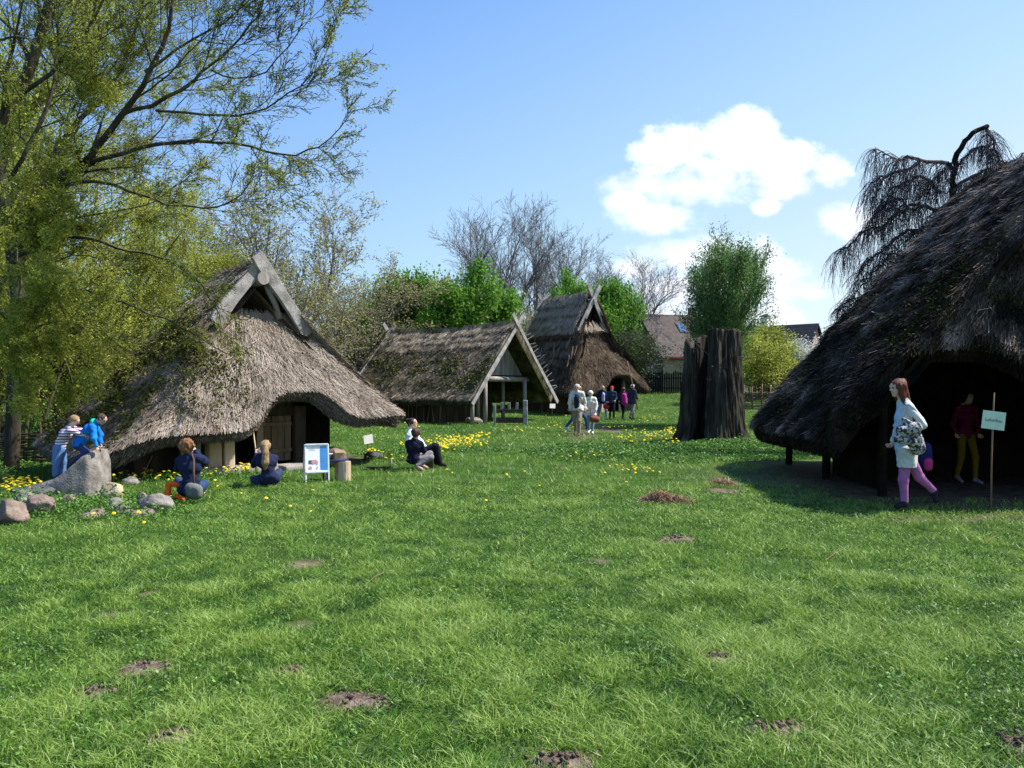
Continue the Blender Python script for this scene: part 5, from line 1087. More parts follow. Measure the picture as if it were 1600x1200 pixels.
def heap(label, px, py, a, b, h, n, m, seed):
    g = G(px, py); r = np.sqrt(RNG.random(n)) ; t = RNG.uniform(0, 6.28, n); x = r * np.cos(t) * a; y = r * np.sin(t) * b; z = h * (1 - r ** 1.6) * RNG.random(n) ** .6 * (.6 + .8 * fbm(x * 5 + seed, y * 5, o=2))
    d = RNG.normal(size=(n, 3)); d[:, 2] *= .4; d /= np.linalg.norm(d, axis=1)[:, None]; L2 = RNG.uniform(.04, .14, n)[:, None]; s = np.cross(d, [0, 0, 1.]); s /= np.linalg.norm(s, axis=1)[:, None]; s *= .003; C = np.stack([x, y, z], -1)
    V = np.stack([C - d * L2 / 2 - s, C - d * L2 / 2 + s, C + d * L2 / 2 + s, C + d * L2 / 2 - s], 1); F = np.arange(n)[:, None] * 4 + np.array([[0, 1, 2, 3]])
    o = mk('dry_grass_heap', V.reshape(-1, 3), F, m, tint=np.repeat(RNG.random(n), 4), loc=g); return tag(o, label, 'heap', 'heaps of dead grass')
M_hay = mat('dead grass', [(0, (.10, .055, .035)), (.5, (.24, .15, .095)), (1, (.42, .30, .20))], scale=4, rough=.95, tintw=.8, spec=.05)
heap('larger heap of brown dead grass in the meadow', 1030, 784, .26, .32, .14, 3800, M_hay, 1); heap('low heap of brown dead grass joined to the larger one', 1058, 786, .24, .26, .09, 2200, M_hay, 4)
heap('small clump of dead grass beside the shadow of the dark house', 1128, 757, .22, .25, .10, 1500, M_hay, 7)
# dandelions
bm = bmesh.new(); v_ = []; f_ = []
for k in range(10):
    a = 2 * pi * k / 10; v_.append((.021 * math.cos(a), .021 * math.sin(a), .0))
for k in range(10):
    a = 2 * pi * k / 10 + .3; v_.append((.012 * math.cos(a), .012 * math.sin(a), .009))
v_.append((0, 0, .010)); bm.free()
for k in range(10): f_ += [(k, (k + 1) % 10, 10 + (k + 1) % 10, 10 + k), (10 + k, 10 + (k + 1) % 10, 20)]
M_dand = mat('dandelion yellow', [(0, (.70, .50, .01)), (1, (.85, .72, .04))], scale=40, rough=.7, trans=.2); M_stem = plain('dandelion stem', (.16, .24, .06), .6)
SP = [(30, 762, 40, 10, 70), (12, 770, 20, 6, 24), (55, 778, 25, 6, 10), (175, 757, 14, 4, 8), (225, 750, 40, 5, 26), (255, 753, 30, 5, 14), (350, 742, 50, 6, 40), (385, 738, 24, 4, 26), (172, 785, 10, 8, 8), (210, 825, 90, 18, 4), (335, 775, 40, 16, 5),
      (715, 695, 45, 12, 150), (690, 704, 20, 8, 40), (752, 688, 20, 8, 24), (585, 712, 30, 6, 14), (630, 700, 14, 4, 6), (600, 722, 40, 6, 8), (1000, 690, 60, 7, 50), (1050, 676, 22, 8, 50), (1020, 684, 40, 6, 30), (965, 672, 30, 5, 18), (1055, 695, 14, 3, 8), (940, 716, 50, 14, 12), (985, 740, 50, 8, 14), (1010, 742, 10, 3, 5),
      (815, 676, 40, 5, 10), (880, 650, 40, 6, 8), (650, 668, 30, 5, 8), (1000, 662, 30, 5, 10), (905, 720, 30, 12, 6), (800, 760, 300, 24, 5), (700, 780, 500, 60, 5), (400, 790, 200, 20, 4), (890, 672, 60, 8, 14), (1150, 690, 16, 5, 4), (870, 663, 20, 4, 5), (1030, 655, 26, 5, 12)]
fl = []
for (px, py, a, b, n) in SP:
    for _ in range(n):
        t = random.uniform(0, 6.283); r = math.sqrt(random.random()) * random.uniform(.5, 1.15); g = G(px + a * r * math.cos(t), max(640, py + b * r * math.sin(t))); fl.append(g)
fl = [g for g in fl if not (abs(g.x - 8) < 4 and 10.4 < g.y < 18)]
fl.sort(key=lambda g: g.y); print('flowers', len(fl))
d_me = None; V0 = np.array(v_)
def dmesh(hh):
    nonlocal_ = None
    mb = MB(); mb.add(V0 + np.array([0, 0, hh]), f_); nf1 = len(mb.f3) + len(mb.f4)
    mb.tube([(0, 0, -.02), (.004, .003, hh * .5), (0, 0, hh)], .0022, 4)
    o = mb.build('dandelion', M_dand); o.data.materials.append(M_stem)
    # stem faces use the second material
    for p in o.data.polygons:
        if min(o.data.vertices[i].co.z for i in p.vertices) < hh - .003: p.material_index = 1
    return o
protos = [dmesh(h) for h in (.07, .11, .15)]
NI = min(290, len(fl))
for i in range(NI):
    g = fl[i]
    if i < 3: o = protos[i]
    else: o = protos[i % 3].copy(); COL.objects.link(o)
    sc = random.uniform(.85, 1.25); o.location = g; o.rotation_euler = (random.uniform(-.35, .55), random.uniform(-.4, .4), random.uniform(0, 6)); o.scale = (sc * 1.15, sc * 1.15, sc)
    lab = ('yellow dandelion by the boulders and the left house' if g.x < -3.2 else 'yellow dandelion in the open meadow near the camera' if g.y < 15.5 else 'yellow dandelion in the thick patch right of the crouching pair' if g.x < 0 else 'yellow dandelion in the grass left of the old stump')
    tag(o, lab, 'dandelion', 'dandelions ' + ('by the boulders and the left house' if g.x < -3.2 else 'in the open meadow' if g.y < 15.5 else 'right of the crouching pair' if g.x < 0 else 'left of the old stump'))
V = []; F = []; k = 0
for g in fl[NI:]:
    s = random.uniform(1.2, 1.9); h_ = random.uniform(.08, .16); A = Matrix.Rotation(random.uniform(-.2, .6), 3, 'X'); vv = (V0 * s) @ np.array(A).T + np.array([g.x, g.y, g.z + h_]); V.append(vv); F += [tuple(q + k for q in f) for f in f_]; k += len(vv)
if V:
    mb = MB(); mb.add(np.concatenate(V), F); o = mb.build('distant_dandelions', M_dand); tag(o, 'far dandelion flowers dotting the back of the meadow', 'flowers', kind='stuff')
# tiny white daisies
n = 160; x, y = scatter(n, 3.6, 20, p=1); V0d = V0 * .22; V = []; F = []; k = 0
for i in range(n): vv = V0d + np.array([x[i], y[i], gz(x[i], y[i]) + random.uniform(.02, .05)]); V.append(vv); F += [tuple(q + k for q in f) for f in f_]; k += len(vv)
mb = MB(); mb.add(np.concatenate(V), F); tag(mb.build('daisies', M_white), 'tiny white daisies scattered through the turf', 'flowers', kind='stuff')
# dry stalks in the grass
for i, (x0, y0, x1, y1) in enumerate([(600, 900, 570, 925), (1290, 880, 1320, 866), (1540, 853, 1560, 843), (220, 758, 238, 720), (845, 895, 868, 910)]):
    a = G(x0, y0, .03); b = G(x1, y1, .05) if i != 3 else P(238, 712, a.y); o = MB().tube([a, (a + b) / 2 + Vector((0, 0, .02)), b], [.003, .0025, .0015], 5).build('dry_stalk', M_hay)
    tag(o, ['pale dry stalk left of the middle of the meadow', 'thin dry stalk in the right half of the meadow', 'thin dry stalk near the right edge', 'dry stalk leaning out of the stone heap', 'short dry stalk near the middle of the meadow'][i], 'stalk', 'dry stalks')
# ------------------------------------------------------------------ people: smooth implicit bodies polygonised with surface nets
def surface_nets(F, o, h):
    ins = F < 0; c = [(i, j, k) for i in (0, 1) for j in (0, 1) for k in (0, 1)]; nx, ny, nz_ = F.shape
    sl = lambda A, q: A[q[0]:nx - 1 + q[0], q[1]:ny - 1 + q[1], q[2]:nz_ - 1 + q[2]]
    S = np.zeros((nx - 1, ny - 1, nz_ - 1, 3)); n = np.zeros((nx - 1, ny - 1, nz_ - 1))
    for a in c:
        for ax in range(3):
            if a[ax]: continue
            b = list(a); b[ax] = 1; fa, fb = sl(F, a), sl(F, b); cr = (fa < 0) != (fb < 0); t = np.where(cr, fa / np.where(cr, fa - fb, 1), 0)
            for d in range(3): S[..., d] += np.where(cr, a[d] + (t if d == ax else 0), 0)
            n += cr
    act = n > 0; idx = -np.ones(act.shape, int); idx[act] = np.arange(act.sum()); V = (S[act] / n[act][:, None] + np.argwhere(act)) * h + np.array(o); Q = []
    for ax in range(3):
        A = ins.take(range(F.shape[ax] - 1), ax); B = ins.take(range(1, F.shape[ax]), ax); cr = A != B; p = np.argwhere(cr); u, v = (ax + 1) % 3, (ax + 2) % 3
        ok = (p[:, u] > 0) & (p[:, v] > 0) & (p[:, u] < F.shape[u] - 1) & (p[:, v] < F.shape[v] - 1); p = p[ok]; fl_ = A[tuple(p.T)]
        def g(du, dv): q = p.copy(); q[:, u] -= du; q[:, v] -= dv; return idx[tuple(q.T)]
        q = np.stack([g(1, 1), g(0, 1), g(0, 0), g(1, 0)], -1); q[~fl_] = q[~fl_][:, ::-1]; Q.append(q)
    return V, np.concatenate(Q)
def sdf(prims, res, k=.03, sub=(), pad=.05, cut=None):
    """prims: (a, b, ra, rb[, k]) capsules; sub: spheres (c, r) carved away; cut(x,y,z)->sdf intersected"""
    A = np.array([p[0] for p in prims], float); B = np.array([p[1] for p in prims], float); Rm = max(max(p[2], p[3]) for p in prims)
    lo = np.minimum(A.min(0), B.min(0)) - Rm - pad; hi = np.maximum(A.max(0), B.max(0)) + Rm + pad; n = np.ceil((hi - lo) / res).astype(int) + 1
    X_, Y_, Z_ = np.meshgrid(*[lo[i] + np.arange(n[i]) * res for i in range(3)], indexing='ij'); Pt = np.stack([X_, Y_, Z_], -1); D = np.full(n, 1e3)
    for p in prims:
        a, b = np.array(p[0], float), np.array(p[1], float); ba = b - a; L2 = max(ba @ ba, 1e-9); t = np.clip(((Pt - a) @ ba) / L2, 0, 1); d = np.linalg.norm(Pt - a - t[..., None] * ba, axis=-1) - (p[2] + (p[3] - p[2]) * t)
        kk = p[4] if len(p) > 4 else k; hh = np.maximum(kk - np.abs(D - d), 0) / kk; D = np.minimum(D, d) - hh * hh * kk * .25
    for (c, r) in sub: D = np.maximum(D, r - np.linalg.norm(Pt - np.array(c, float), axis=-1))
    if cut is not None: D = np.maximum(D, cut(X_, Y_, Z_))
    V, Q = surface_nets(D, lo, res); return V, Q
M_skin = mat('skin', [(0, (.50, .29, .21)), (1, (.62, .39, .30))], scale=8, rough=.6, spec=.3); M_eye = plain('eye', (.02, .02, .02), .3)
def cloth(name, c, **k): return plain('cloth ' + name, c, .9, .1, var=.18, scale=9, bump=.25, **k)
HAIR = {k: mat('hair ' + k, [(0, tuple(x * .45 for x in c)), (1, c)], scale=26, rough=.6, stretch=(1, 1, .25), spec=.3, bump=.5) for k, c in dict(auburn=(.15, .035, .016), blond=(.40, .26, .13), curly=(.30, .13, .055), brown=(.09, .05, .03), dark=(.03, .02, .018), grey=(.48, .46, .44), white=(.65, .63, .60), straw=(.38, .24, .12)).items()}
def v3(*a): return np.array(a, float)
def hand(wr, d, nrm, s, grip=.5, side=1):
    """palm, four unequal bent fingers and a thumb: list of prims"""
    d = d / np.linalg.norm(d); nrm = nrm - d * (nrm @ d); nrm /= np.linalg.norm(nrm); sd = np.cross(d, nrm) * side; pr = []; kn = []
    for i, (o, L_) in enumerate(((-.030, .070), (-.010, .078), (.010, .073), (.029, .058))):
        k0 = wr + d * .085 * s + sd * o * s; pr.append((wr + sd * o * .6 * s, k0, .013 * s, .0115 * s, .012)); a1_ = .35 + grip * 1.1 + i * .06; d1_ = d * math.cos(a1_) + nrm * math.sin(a1_); k1 = k0 + d1_ * L_ * .52 * s
        a2_ = a1_ + .3 + grip; d2_ = d * math.cos(a2_) + nrm * math.sin(a2_); k2 = k1 + d2_ * L_ * .48 * s; pr += [(k0, k1, .0095 * s, .0085 * s, .004), (k1, k2, .0085 * s, .007 * s, .004)]
    t0 = wr + d * .025 * s - sd * .026 * s; t1 = t0 + (d * .6 - sd * .65 + nrm * .45) * .045 * s; t2 = t1 + (d * .8 - sd * .1 + nrm * .6) * .034 * s; pr += [(t0, t1, .013 * s, .0105 * s, .008), (t1, t2, .0105 * s, .008 * s, .005)]
    return pr
def person(label, J, s, top, legs, hair, shoes=None, res=.018, face=(0, -1, 0), up=(0, 0, 1), hairstyle='short', coat=0.0, hood=None, inner=None, sleeves=.92, hres=.006, legw=1.0, topw=1.0, cap=None, bald=False, skirt=None, grip=.5, name='person'):
    """J: world joints. One continuous body, clothes and hair as children."""
    J = {k: v3(*v) for k, v in J.items()}; base = (J['an_a'] + J['an_b']) / 2; base[2] = min(J['to_a'][2], J['to_b'][2]) - .02; J = {k: v - base for k, v in J.items()}
    root = thing(name, label, 'person', tuple(base)); f = v3(*face); f /= np.linalg.norm(f); u_ = v3(*up); u_ = u_ - f * (u_ @ f); u_ /= np.linalg.norm(u_); sd = np.cross(f, u_); h = J['head']
    q = s
    bd = [(h + u_ * .015 * q - f * .012 * q, h + u_ * .02 * q + f * .012 * q, .083 * q, .078 * q), (h - f * .035 * q + u_ * .02 * q, h - f * .03 * q, .072 * q, .066 * q), (h - u_ * .055 * q + f * .035 * q, h - u_ * .085 * q + f * .055 * q, .050 * q, .030 * q),
          (h + f * .075 * q + u_ * .012 * q, h + f * .102 * q - u_ * .018 * q, .010 * q, .014 * q, .012), (h + f * .075 * q - u_ * .048 * q - sd * .012 * q, h + f * .075 * q - u_ * .048 * q + sd * .012 * q, .013 * q, .013 * q, .01),
          (h + f * .07 * q + u_ * .03 * q - sd * .03 * q, h + f * .07 * q + u_ * .03 * q + sd * .03 * q, .016 * q, .016 * q, .015),
          (h + sd * .08 * q - u_ * .005 * q, h + sd * .088 * q + u_ * .02 * q - f * .01 * q, .010 * q, .013 * q, .008), (h - sd * .08 * q - u_ * .005 * q, h - sd * .088 * q + u_ * .02 * q - f * .01 * q, .010 * q, .013 * q, .008),
          (J['neck'], h - u_ * .05 * q - f * .015 * q, .054 * q, .050 * q)]
    def mid(a, b, t=.5): return J[a] * (1 - t) + J[b] * t
    tor = lambda e: [(mid('sh_a', 'sh_b', .2), mid('sh_a', 'sh_b', .8), .062 * q + e, .062 * q + e), (J['chest'] + (J['sh_a'] - J['sh_b']) * .22, J['chest'] - (J['sh_a'] - J['sh_b']) * .22, .098 * q + e, .098 * q + e), (J['neck'], J['chest'], .062 * q + e, .10 * q + e),
                     (J['chest'], J['pel'], .105 * q + e, .105 * q + e), (J['hip_a'], J['hip_b'], .092 * q + e, .092 * q + e)]
    arm = lambda e, t=1.0: [p for k in 'ab' for p in ((J['sh_' + k], J['el_' + k], .050 * q + e, .040 * q + e), (J['el_' + k], J['el_' + k] + (J['wr_' + k] - J['el_' + k]) * t, .038 * q + e, (.038 - .012 * t) * q + e))]
    leg = lambda e, w=1.0: [p for k in 'ab' for p in ((J['hip_' + k], J['kn_' + k], (.078 * q + e) * w, (.055 * q + e) * w), (J['kn_' + k], J['an_' + k], (.053 * q + e) * w, (.036 * q + e) * w))]
    ft = lambda e: [(J['an_' + k] - np.array([0, 0, .02 * q]), J['to_' + k], .036 * q + e, .028 * q + e) for k in 'ab']
    V, Q = sdf(bd + tor(-.020 * q) + arm(-.006 * q) + leg(-.008 * q) + ft(-.008 * q), res, .03); Vs = [V]; Qs = [Q]; mi = [np.zeros(len(Q), int)]; o_ = len(V)
    for k, sg in (('a', 1), ('b', -1)):
        fa = J['wr_' + k] - J['el_' + k]; fa /= np.linalg.norm(fa); nr = (v3(0, 0, -1) if abs(fa[2]) < .6 else f) + .01
        Vh, Qh = sdf(hand(J['wr_' + k] - fa * .01, fa, nr, q, grip, sg), hres, .006, pad=.02); Vs.append(Vh); Qs.append(Qh + o_); mi.append(np.zeros(len(Qh), int)); o_ += len(Vh)
    for s1 in (-1, 1):
        Ve, Qe = sdf([(h + f * .080 * q + u_ * .010 * q + sd * s1 * .030 * q, h + f * .080 * q + u_ * .010 * q + sd * s1 * .036 * q, .011 * q, .011 * q)], .004, pad=.012); Vs.append(Ve); Qs.append(Qe + o_); mi.append(np.ones(len(Qe), int)); o_ += len(Ve)
    mk('body', np.concatenate(Vs), np.concatenate(Qs), [M_skin, M_eye], root, smooth=True, midx=np.concatenate(mi))
    e = .014 * q * topw
    tp = tor(e) + arm(e * .9, sleeves)
    if coat: # longer hem falling straight down
        dn = v3(0, 0, -coat)
        tp += [(J['hip_a'] + dn * .1, J['hip_a'] + dn + (J['kn_a'] - J['hip_a']) * .15, .10 * q + e, .105 * q + e), (J['hip_b'] + dn * .1, J['hip_b'] + dn + (J['kn_b'] - J['hip_b']) * .15, .10 * q + e, .105 * q + e), (J['pel'], J['pel'] + dn, .10 * q + e, .11 * q + e)]
    hz_ = (J['hip_a'][2] + J['hip_b'][2]) / 2 - (coat if coat else -.0) - .03 * q
    V, Q = sdf(tp, res, .03, cut=(lambda X_, Y_, Z_: hz_ - Z_) if coat else None)
    V = V + ((fbm(V[:, 0] * 12, V[:, 1] * 12, V[:, 2] * 18, o=2) - .5)[:, None] * .045 * q + (fbm(V[:, 0] * 26 + V[:, 2] * 14, V[:, 1] * 26, V[:, 2] * 12, o=2) - .5)[:, None] * .022 * q) * np.array([1, 1, .2])
    mk('jacket' if coat or topw > 1.3 else 'top', V, Q, top, root, smooth=True)
    if inner is not None:
        fo = .056 * q + e * .9; ip = [(J['chest'] + f * fo, J['pel'] + f * fo, .090 * q, .093 * q), (J['neck'] + f * .02, J['chest'] + f * fo, .05 * q, .086 * q)]; V, Q = sdf(ip, res, .03); mk('shirt_front', V, Q, inner, root, smooth=True)
    ee = .010 * q
    lp = leg(ee, legw) + [(J['hip_a'], J['hip_b'], .092 * q + ee * .6, .092 * q + ee * .6), (J['pel'], (J['hip_a'] + J['hip_b']) / 2, .095 * q, .095 * q)]; V, Q = sdf(lp, res, .025); V = V + (fbm(V[:, 0] * 16, V[:, 1] * 16, V[:, 2] * 9, o=2) - .5)[:, None] * .012 * q
    mk('trousers', V, Q, legs, root, smooth=True)
    for k in 'ab':
        p0 = J['an_' + k] - v3(0, 0, .018 * q); V, Q = sdf([(p0, J['to_' + k], .043 * q, .036 * q), (p0, p0 + v3(0, 0, .03 * q), .042 * q, .04 * q)], min(res, .012), .02); mk('shoe', V, Q, shoes or cloth('dark shoe', (.03, .028, .03)), root, smooth=True)
    c0 = h + u_ * .022 * q - f * .012 * q; face_cut = [(h + f * .105 * q - u_ * .045 * q, .098 * q)]
    if not bald:
        hp = [(c0, c0 - f * .02 * q, .094 * q, .092 * q), (c0 - f * .03 * q, c0 - f * .045 * q - u_ * .05 * q, .082 * q, .06 * q)]
        if hairstyle == 'long': hp += [(c0 - f * .03 * q, J['neck'] - f * .045 * q + u_ * .0, .085 * q, .055 * q), (c0 - f * .0 + sd * .055 * q, J['neck'] + sd * .05 * q + f * .03 * q - u_ * .01 * q, .045 * q, .028 * q), (c0 - sd * .055 * q, J['neck'] - sd * .05 * q + f * .03 * q - u_ * .01 * q, .045 * q, .028 * q)]
        if hairstyle == 'pony': hp += [(c0 - f * .09 * q, c0 - f * .14 * q - u_ * .10 * q, .05 * q, .055 * q), (c0 - f * .14 * q - u_ * .10 * q, c0 - f * .16 * q - u_ * .26 * q, .055 * q, .06 * q), (c0 - f * .16 * q - u_ * .26 * q, c0 - f * .14 * q - u_ * .38 * q, .06 * q, .03 * q)]
        if hairstyle == 'bun': hp += [(c0 + u_ * .06 * q - f * .10 * q, c0 + u_ * .06 * q - f * .11 * q, .045 * q, .045 * q)]
        if hairstyle == 'curly':
            rr = random.Random(int(abs(base[0]) * 1000))
            for _ in range(46):
                n_ = v3(rr.gauss(0, 1), rr.gauss(0, 1), rr.gauss(0, 1)); n_ /= np.linalg.norm(n_)
                if n_ @ f > .45: continue
                cc = c0 - f * .012 * q + n_ * .095 * q; hp.append((cc, cc + v3(.006, 0, .004), .026 * q, .024 * q, .01))
        V, Q = sdf(hp, min(res, .012), .02, sub=face_cut); V = V + ((fbm(V[:, 0] * 55, V[:, 1] * 55, V[:, 2] * 12, o=2) - .5)[:, None] * .03 + (fbm(V[:, 0] * 20, V[:, 1] * 20, V[:, 2] * 6, o=1) - .5)[:, None] * .02) * q; mk('hair', V, Q, hair, root, smooth=True)
    if cap is not None:
        V, Q = sdf([(c0 + u_ * .02 * q, c0 + u_ * .025 * q - f * .02 * q, .098 * q, .097 * q)], min(res, .012), .02, sub=[(h + f * .12 * q - u_ * .06 * q, .11 * q)], cut=lambda X_, Y_, Z_: -(((X_ - h[0]) * u_[0] + (Y_ - h[1]) * u_[1] + (Z_ - h[2]) * u_[2]) + .015 * q)); mk('cap', V, Q, cap, root, smooth=True)
    if hood is not None:
        V, Q = sdf([(J['neck'] - sd * .06 * q - f * .02 * q, J['neck'] + sd * .06 * q - f * .02 * q, .062 * q, .062 * q), (J['neck'] - f * .06 * q, J['neck'] - f * .07 * q - v3(0, 0, .05) * q, .07 * q, .05 * q)], res, .03); mk('hood', V, Q, hood, root, smooth=True)
    return root
def pj(Y0, D, dz=0.0): return {k: tuple(P(v[0], v[1], Y0 + (v[2] if len(v) > 2 else 0)) + Vector((0, 0, dz))) for k, v in D.items()}
def stand(px, Y_, Hh, yaw, stride=.2, arms=(.15, .15), bend=(.3, .3), z=None, lean=.03):
    """joints of a walking figure, yaw 0 faces the camera"""
    x0 = (px - 800) / FPX * Y_; z0 = gz(x0, Y_) if z is None else z; q = Hh / 1.7; f = v3(math.sin(yaw), -math.cos(yaw), 0); r = v3(-f[1], f[0], 0) * -1; o = v3(x0, Y_, z0); U = v3(0, 0, 1)
    def L_(a, b, c): return tuple(o + r * a * q + f * b * q + U * c * q)
    st_ = stride / 2
    J = dict(head=L_(0, .05 + lean, 1.585), neck=L_(0, lean, 1.43), chest=L_(0, lean * .7, 1.24), pel=L_(0, 0, .96), sh_a=L_(-.175, lean, 1.385), sh_b=L_(.175, lean, 1.385), hip_a=L_(-.085, 0, .90), hip_b=L_(.085, 0, .90),
             kn_a=L_(-.09, st_ * .75 + .04, .49), an_a=L_(-.09, st_, .085), to_a=L_(-.10, st_ + .15, .032), kn_b=L_(.09, -st_ * .45 + .05, .49), an_b=L_(.09, -st_, .10 + stride * .1), to_b=L_(.10, -st_ + .14, .032))
    for k, sx_, a, b in (('a', -1, arms[0], bend[0]), ('b', 1, arms[1], bend[1])):
        J['el_' + k] = L_(sx_ * .225, a * .3 - .02, 1.10); J['wr_' + k] = L_(sx_ * (.235 - b * .12), a * .3 + b * .24, .87 + b * .22)
    return J, tuple(f)
C = cloth
# --- woman leaving the dark house
JW = pj(10.45, dict(head=(1402, 606), neck=(1411, 627), chest=(1417, 652), pel=(1417, 698), sh_a=(1421, 638, -.16), sh_b=(1411, 636, .17), el_a=(1441, 664, -.25), wr_a=(1412, 679, -.27), el_b=(1404, 664, .24), wr_b=(1395, 690, .16),
      hip_a=(1417, 705, -.08), hip_b=(1415, 705, .08), kn_a=(1411, 750, -.08), an_a=(1413, 785, -.08), to_a=(1401, 791, -.10), kn_b=(1436, 745, .08), an_b=(1459, 768, .10), to_b=(1462, 782, .08)))
w_o = person('woman in a long white cardigan and pink trousers striding out of the dark doorway', JW, 1.0, C('white knit', (.52, .53, .50)), C('pink denim', (.34, .13, .30)), HAIR['auburn'], C('black shoe', (.02, .02, .025)), res=.012, face=(-1, -.15, -.12), hairstyle='long', coat=.17, inner=C('pale blue shirt', (.35, .47, .62)), hres=.004, legw=.95, topw=1.1, grip=.7)
def blob_thing(name, label, cat, prims, m, res=.014, k=.03, amp=.02, part=None, extra=None):
    c = np.mean([p[0] for p in prims], 0); o = thing(name, label, cat, tuple(c)); pr = [(v3(*p[0]) - c, v3(*p[1]) - c, *p[2:]) for p in prims]; V, Q = sdf(pr, res, k); V = V + (fbm(V[:, 0] * 18, V[:, 1] * 18, V[:, 2] * 18, o=3) - .5)[:, None] * amp
    mk(part or 'fabric', V, Q, m, o, smooth=True); o['_c'] = tuple(c)
    if extra: extra(o, c)
    return o
def wp(px, py, Y_): return tuple(P(px, py, Y_))
M_pat = mat('black and white print', [(0, (.02, .02, .025)), (.42, (.03, .03, .04)), (.5, (.28, .28, .27)), (1, (.55, .55, .52))], scale=26, rough=.9, nweight=1.4)
def strap(pts, r, m):
    def ex(o, c): MB().tube([v3(*p) - c for p in pts], r, 6).build('strap', m, o, smooth=True)
    return ex
blob_thing('folded_jacket', 'crumpled black and white jacket under the arm of the woman in pink trousers', 'jacket', [(wp(1407, 672, 10.1), wp(1432, 668, 10.1), .06, .07), (wp(1400, 685, 10.08), wp(1425, 690, 10.1), .05, .06), (wp(1412, 655, 10.12), wp(1420, 664, 10.1), .03, .05)], M_pat, part='cloth')
blob_thing('shoulder_bag', 'grey and black patterned shoulder bag at the hip of the woman in pink trousers', 'bag', [(wp(1430, 682, 10.2), wp(1436, 700, 10.2), .08, .08), (wp(1425, 690, 10.2), wp(1432, 704, 10.2), .07, .06)], M_pat, part='pouch', extra=strap([wp(1430, 680, 10.2), wp(1428, 655, 10.22), wp(1418, 634, 10.28), wp(1412, 631, 10.4)], .012, C('black strap', (.02, .02, .02))))
blob_thing('child_bag', 'navy bag with a pink flap hanging behind the woman in pink trousers', 'bag', [(wp(1445, 700, 10.9), wp(1446, 722, 10.9), .085, .09)], C('navy', (.02, .02, .10)), part='pouch', extra=lambda o, c: mk('flap', *sdf([(v3(*wp(1450, 722, 10.83)) - c, v3(*wp(1450, 730, 10.83)) - c, .06, .055)], .012), C('deep pink', (.40, .04, .16)), o, smooth=True))
# --- child inside the house
J, f = stand(1509, 13.4, 1.53, .15, .25, (.1, -.1), (.2, .2), z=0)
person('child in magenta jacket and yellow trousers in the dark doorway', J, .82, C('magenta jacket', (.13, .01, .045)), C('yellow trousers', (.17, .11, .01)), HAIR['dark'], C('grey shoe', (.25, .25, .28)), res=.015, face=f, hood=C('pale green scarf', (.45, .55, .35)))  # jacket and trouser colours darkened to paint the dim of the doorway
# --- climbing children
JK = pj(11.9, dict(head=(117, 657), neck=(109, 667), chest=(103, 677), pel=(93, 699), sh_a=(108, 673, -.10), sh_b=(111, 668, .10), el_a=(121, 676, -.14), wr_a=(133, 680, -.12), el_b=(124, 672, .12), wr_b=(134, 676, .06), hip_a=(92, 702, -.06), hip_b=(95, 702, .06), kn_a=(88, 722, -.08), an_a=(87, 742, -.07), to_a=(98, 747, -.09), kn_b=(98, 721, .09), an_b=(99, 740, .08), to_b=(107, 744, .08)))
M_stripe = plain('striped jersey', (.70, .62, .68), .9, .1, wave=(24, (.14, .06, .14), 2, .42))
person('blond child in purple striped jersey and jeans on the big slab', JK, .66, M_stripe, C('blue jeans', (.10, .19, .38)), HAIR['straw'], C('dark trainers', (.05, .045, .06)), res=.014, face=(.85, .1, -.5), legw=1.35, hres=.004)
JK = pj(11.85, dict(head=(160, 655), neck=(149, 661), chest=(140, 671), pel=(123, 692), sh_a=(145, 668, -.10), sh_b=(148, 662, .10), el_a=(147, 685, -.14), wr_a=(151, 697, -.12), el_b=(156, 680, .12), wr_b=(158, 694, .08), hip_a=(122, 696, -.06), hip_b=(124, 695, .06), kn_a=(136, 706, -.10), an_a=(114, 720, -.09), to_a=(107, 731, -.09), kn_b=(136, 705, .10), an_b=(116, 720, .09), to_b=(109, 730, .09)))
M_tie = mat('blue turquoise jumper', [(0, (.01, .05, .30)), (.5, (.01, .16, .55)), (1, (.02, .33, .62))], scale=2.2, rough=.9, spec=.1)
person('child in a blue jumper with green hood kneeling on the big slab', JK, .66, M_tie, C('navy jeans', (.03, .05, .14)), HAIR['brown'], C('dark trainers', (.05, .045, .06)), res=.014, face=(.8, -.1, -.6), hood=C('green hood', (.02, .45, .30)), hres=.004, topw=1.4)
# --- crouching adults before the left house
JK = pj(11.35, dict(head=(294, 698), neck=(296, 713), chest=(297, 730), pel=(298, 760), sh_a=(282, 719), sh_b=(312, 717), el_a=(279, 732, .22), wr_a=(294, 712, .30), el_b=(321, 722, .12), wr_b=(305, 704, .24), hip_a=(291, 765, .02), hip_b=(306, 765, .02), kn_a=(279, 752, .42), an_a=(288, 775, .18), to_a=(283, 781, .34), kn_b=(319, 756, .36), an_b=(311, 775, .14), to_b=(316, 780, .30)))
person('person with curly red hair crouching in a navy pullover, seen from behind', JK, .96, C('navy pullover', (.015, .022, .055)), C('dark blue jeans', (.03, .055, .13)), HAIR['curly'], res=.014, face=(.35, .93, .05), hairstyle='curly', hres=.004)
blob_thing('grey_shoulder_bag', 'grey canvas shoulder bag on the back of the person with curly hair', 'bag', [(wp(298, 762, 11.05), wp(309, 765, 11.05), .075, .075), (wp(299, 771, 11.05), wp(309, 772, 11.05), .07, .07)], C('grey canvas', (.13, .14, .13)), part='pouch', extra=strap([wp(303, 756, 11.05), wp(303, 735, 11.12), wp(303, 718, 11.22), wp(300, 710, 11.3)], .014, C('brown strap', (.12, .06, .035))))
